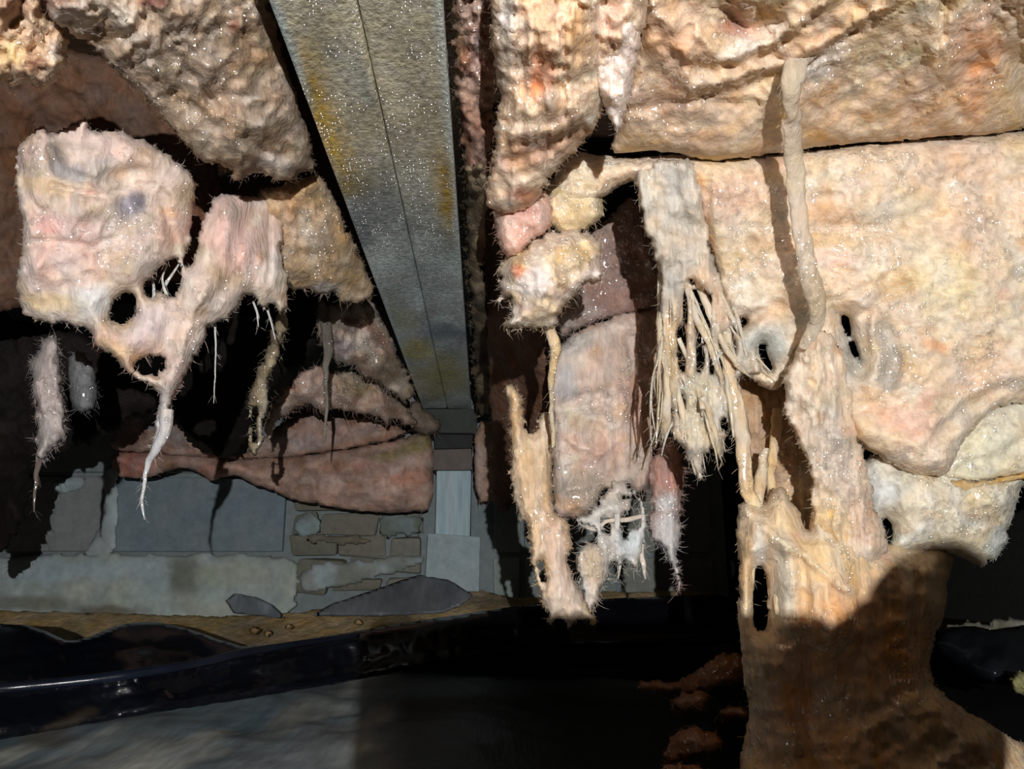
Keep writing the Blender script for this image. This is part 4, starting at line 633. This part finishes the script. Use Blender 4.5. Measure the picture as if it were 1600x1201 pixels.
sheet('insulation_column', [(1240, 546), (1256, 526), (1284, 508), (1314, 534), (1326, 580), (1334, 640), (1346, 690), (1358, 740), (1368, 790), (1386, 830), (1396, 860), (1360, 890), (1310, 890), (1280, 850), (1268, 800), (1268, 740), (1256, 704), (1234, 672), (1222, 630), (1228, 590)], [(1246, 546, .725), (1306, 540, .735), (1330, 640, .745), (1380, 850, .78), (1290, 850, .77), (1235, 630, .73)], 'greyish pink thick hank of fibre bulging below the long rope', bulge=.016, R=46, thick=.012, lump=(.022, 40), fine=(.008, 12), streak=(.008, 12, 60), fray=(8, 10, 16), pal=((230, 206, 182), (222, 200, 178), (234, 214, 188)), psc=44, patches=[(1310, 720, 24, 60, -10, (206, 196, 188), .7), (1345, 800, 20, 40, -10, (216, 186, 166), .7), (1300, 820, 30, 40, 0, (228, 200, 150), .7)], fibres=160, fuzz=160, auto=16, seed=76)
sheet('insulation_batt', [(1130, 560), (1170, 590), (1240, 600), (1290, 690), (1300, 780), (1290, 860), (1180, 860), (1160, 760), (1150, 680)], [(1130, 560, .87), (1290, 690, .88), (1180, 860, .86), (1290, 860, .86)], 'olive brown batt in shade behind the hanging strips at right', mat=M_BATT, bulge=.015, R=26, thick=.03, lump=(.014, 44), fine=(.004, 12), streak=(.006, 14, 100), fray=(4, 10, 10), pal=((206, 172, 134), (188, 154, 122), (214, 186, 150)), fibres=60, seed=77)
# fallen heap
sheet('insulation_heap', [(1150, 790), (1166, 780), (1190, 790), (1200, 766), (1226, 756), (1250, 800), (1262, 830), (1272, 780), (1284, 800), (1300, 820), (1340, 826), (1376, 850), (1420, 850), (1480, 852), (1492, 870), (1482, 910), (1478, 960), (1462, 1000), (1452, 1040), (1460, 1070), (1490, 1096), (1540, 1128), (1590, 1156), (1650, 1190), (1650, 1290), (1140, 1290), (1150, 1230), (1160, 1160), (1172, 1110), (1160, 1060), (1158, 1010), (1152, 960), (1154, 900), (1150, 850)], [(1150, 790, .80), (1300, 820, .80), (1480, 852, .84), (1154, 960, .80), (1470, 980, .85), (1300, 960, .78), (1160, 1160, .84), (1650, 1190, .94), (1140, 1290, .82), (1400, 1290, .80), (1650, 1290, .86), (1350, 1120, .82)], 'tall fallen heap of cream insulation slumped to the floor at right, shaded lower part painted orange', mat=M_HANG, step=4.5, bulge=.05, R=60, thick=.09, lump=(.022, 70), fine=(.004, 13), fold=(.012, 60, 2.5, 80), fray=(4, 9, 16), pal=((234, 204, 164), (228, 194, 156), (236, 212, 178)), psc=80, holes=[[(1178, 896), (1186, 880), (1196, 890), (1200, 960), (1194, 988), (1180, 984)]],
      patches=[(1225, 890, 16, 70, 0, (220, 214, 196), .85), (1186, 860, 10, 50, 0, (224, 222, 216), .8), (1300, 880, 60, 40, 0, (236, 206, 160), .7), (1240, 1080, 40, 70, 0, (226, 150, 96), .7), (1340, 1010, 90, 90, 0, (230, 168, 112), .8), (1300, 1180, 120, 50, 0, (214, 160, 110), .7), (1400, 1000, 60, 80, 0, (220, 164, 116), .6), (1430, 1130, 80, 40, 10, (186, 156, 124), .7), (1540, 1180, 40, 20, 20, (190, 120, 80), .5), (1225, 1020, 14, 60, 0, (180, 150, 120), .6)],  # lower orange patches paint the warm tint of the shadowed part
      dents=[([(1204, 880), (1206, 1060)], 7, .02), ([(1256, 880), (1260, 1080), (1250, 1180)], 8, .02), ([(1166, 780), (1200, 830), (1270, 880), (1320, 920)], 7, -.016), ([(1230, 860), (1225, 980)], 11, -.012), ([(1440, 860), (1430, 1000)], 9, .014), ([(1340, 900), (1360, 1000)], 12, .016), ([(1300, 1140), (1420, 1080), (1460, 1080)], 12, .014)], fibres=260, flen=(5, 14), auto=40, seed=78, zfloor=.006)
HP = bpy.data.objects['insulation_heap']
for i, p in enumerate([[(1128, 470, .76, 5), (1136, 540, .76, 9), (1142, 600, .765, 12), (1152, 650, .77, 14), (1162, 700, .775, 12), (1166, 760, .78, 11), (1186, 800, .785, 11), (1220, 830, .785, 10), (1260, 862, .785, 9), (1300, 900, .78, 5)],
                       [(1196, 700, .80, 5), (1190, 740, .80, 9), (1184, 790, .79, 8), (1180, 850, .79, 7), (1168, 930, .79, 6), (1164, 970, .79, 3)],
                       [(1216, 640, .84, 9), (1208, 700, .83, 8), (1204, 760, .82, 8), (1210, 820, .80, 8), (1214, 880, .785, 10), (1222, 960, .77, 9)]]):
    tube('insulation_strand', p, None, ['long cream tendon running from the torn curtain down into the orange heap', 'short cream strand standing on the left edge of the orange heap', 'shaded tan strand rising behind the top of the orange heap'][i], 'insulation', pal=((232, 200, 156), (226, 196, 158), (222, 206, 180)), seed=80 + i, fibres=40, rn=.3, sides=12)

# debris on the floor left of the heap
DB = [([(990, 1072), (1010, 1062), (1050, 1066), (1080, 1050), (1110, 1030), (1140, 1018), (1168, 1020), (1170, 1062), (1120, 1076), (1084, 1090), (1040, 1080), (1000, 1078)], 1.0, 'ragged brown shred of insulation on the dark floor, longest of the pieces by the heap'),
      ([(1046, 1090), (1080, 1078), (1110, 1082), (1100, 1112), (1060, 1112)], .96, 'small brown insulation tuft just below the ragged shred'),
      ([(1120, 1108), (1150, 1104), (1180, 1108), (1180, 1124), (1130, 1120)], .93, 'thin pale sliver of insulation touching the heap'),
      ([(1040, 1160), (1060, 1140), (1100, 1138), (1130, 1152), (1124, 1176), (1080, 1182), (1046, 1200), (1036, 1180)], .90, 'rust brown insulation tuft near the bottom edge'),
      ([(1010, 1206), (1060, 1190), (1100, 1194), (1110, 1230), (1010, 1230)], .86, 'pinkish insulation tuft cut by the bottom edge')]
for i, (p, Y, lab) in enumerate(DB):
    sheet('insulation_scrap', p, [(p[0][0], p[0][1], Y)], lab, 'insulation', 'scraps fallen beside the orange heap', bulge=.025, R=18, thick=.02, lump=(.012, 24), fine=(.004, 9), fray=(6, 10, 9), pal=((176, 128, 96), (150, 100, 70), (190, 140, 110)), psc=24, fibres=60, seed=90 + i, zfloor=.008)

# ------------------------------------------------------------------ the photographer's phone and hand, beside and behind the lens: they cast the big shadow at the bottom
def cam_pt(x, y, z):                      # z > 0 lies behind the lens
    return CAM + np.array([x, y, z]) @ R3.T
def phone():
    bm = bmesh.new(); x0, x1, y0, y1 = -.0185, .178, -.064, .0155; r = .011
    ring = []
    for (cx, cy, a0) in ((x1 - r, y1 - r, 0), (x0 + r, y1 - r, 90), (x0 + r, y0 + r, 180), (x1 - r, y0 + r, 270)):
        for k in range(9):
            a = math.radians(a0 + k * 90 / 8); ring.append((cx + r * math.cos(a), cy + r * math.sin(a)))
    fr = [bm.verts.new(cam_pt(x, y, .003)) for x, y in ring]; bk = [bm.verts.new(cam_pt(x, y, .011)) for x, y in ring]
    bm.faces.new(fr); bm.faces.new(bk[::-1])
    for i in range(len(fr)):
        j = (i + 1) % len(fr); bm.faces.new((fr[i], bk[i], bk[j], fr[j]))
    me = bpy.data.meshes.new('smartphone'); bm.to_mesh(me); bm.free()
    m = make_mat('phone_case', (20, 20, 22), rough=.4, vcol=False, bump=0, vary=.1)
    ob = link('smartphone', me, (0, 0, 0), m)
    tag(ob, 'black phone taking the picture, seen only by its rounded shadow on the floor', 'phone')
phone()
def hand():
    bm = bmesh.new()
    def ell(c, r, rot=0.):
        v = bmesh.ops.create_icosphere(bm, subdivisions=3, radius=1)['verts']
        ca, sa = math.cos(rot), math.sin(rot)
        for q in v:
            x, y, z = q.co.x * r[0], q.co.y * r[1], q.co.z * r[2]
            q.co = Vector(cam_pt(c[0] + x * ca - y * sa, c[1] + x * sa + y * ca, c[2] + z))
    def cap(a, c, ra, rc):
        for t in np.linspace(0, 1, 9):
            r = ra + (rc - ra) * t; ell([a[k] + (c[k] - a[k]) * t for k in range(3)], (r, r, r))
    ell((.218, -.004, .034), (.038, .056, .022))                               # palm
    ell((.228, .024, .032), (.030, .030, .020))                                # ball of the thumb
    for k, y in enumerate((.001, -.0185, -.038, -.056)):                       # four fingers round the end of the phone
        cap((.200, y, .030), (.176, y + .001, .032), .0125, .0120); cap((.176, y + .001, .032), (.152 + .003 * (k == 3), y, .022), .0120, .0108)
    cap((.222, .032, .030), (.200, .018, .022), .0150, .0125); cap((.200, .018, .022), (.178, .005, .018), .0125, .0105)   # thumb laid along the top
    cap((.216, -.045, .036), (.238, -.10, .044), .031, .028); cap((.238, -.10, .044), (.31, -.26, .08), .028, .042)        # wrist and forearm
    me = bpy.data.meshes.new('person'); bm.to_mesh(me); bm.free()
    ob = link('person', me, (0, 0, 0), make_mat('work_glove', (60, 56, 52), rough=.9, vcol=False))
    md = ob.modifiers.new('Remesh', 'REMESH'); md.mode = 'VOXEL'; md.voxel_size = .003; md.use_smooth_shade = True
    tag(ob, 'gloved hand of the photographer holding the phone, seen only by its shadow', 'person')
hand()
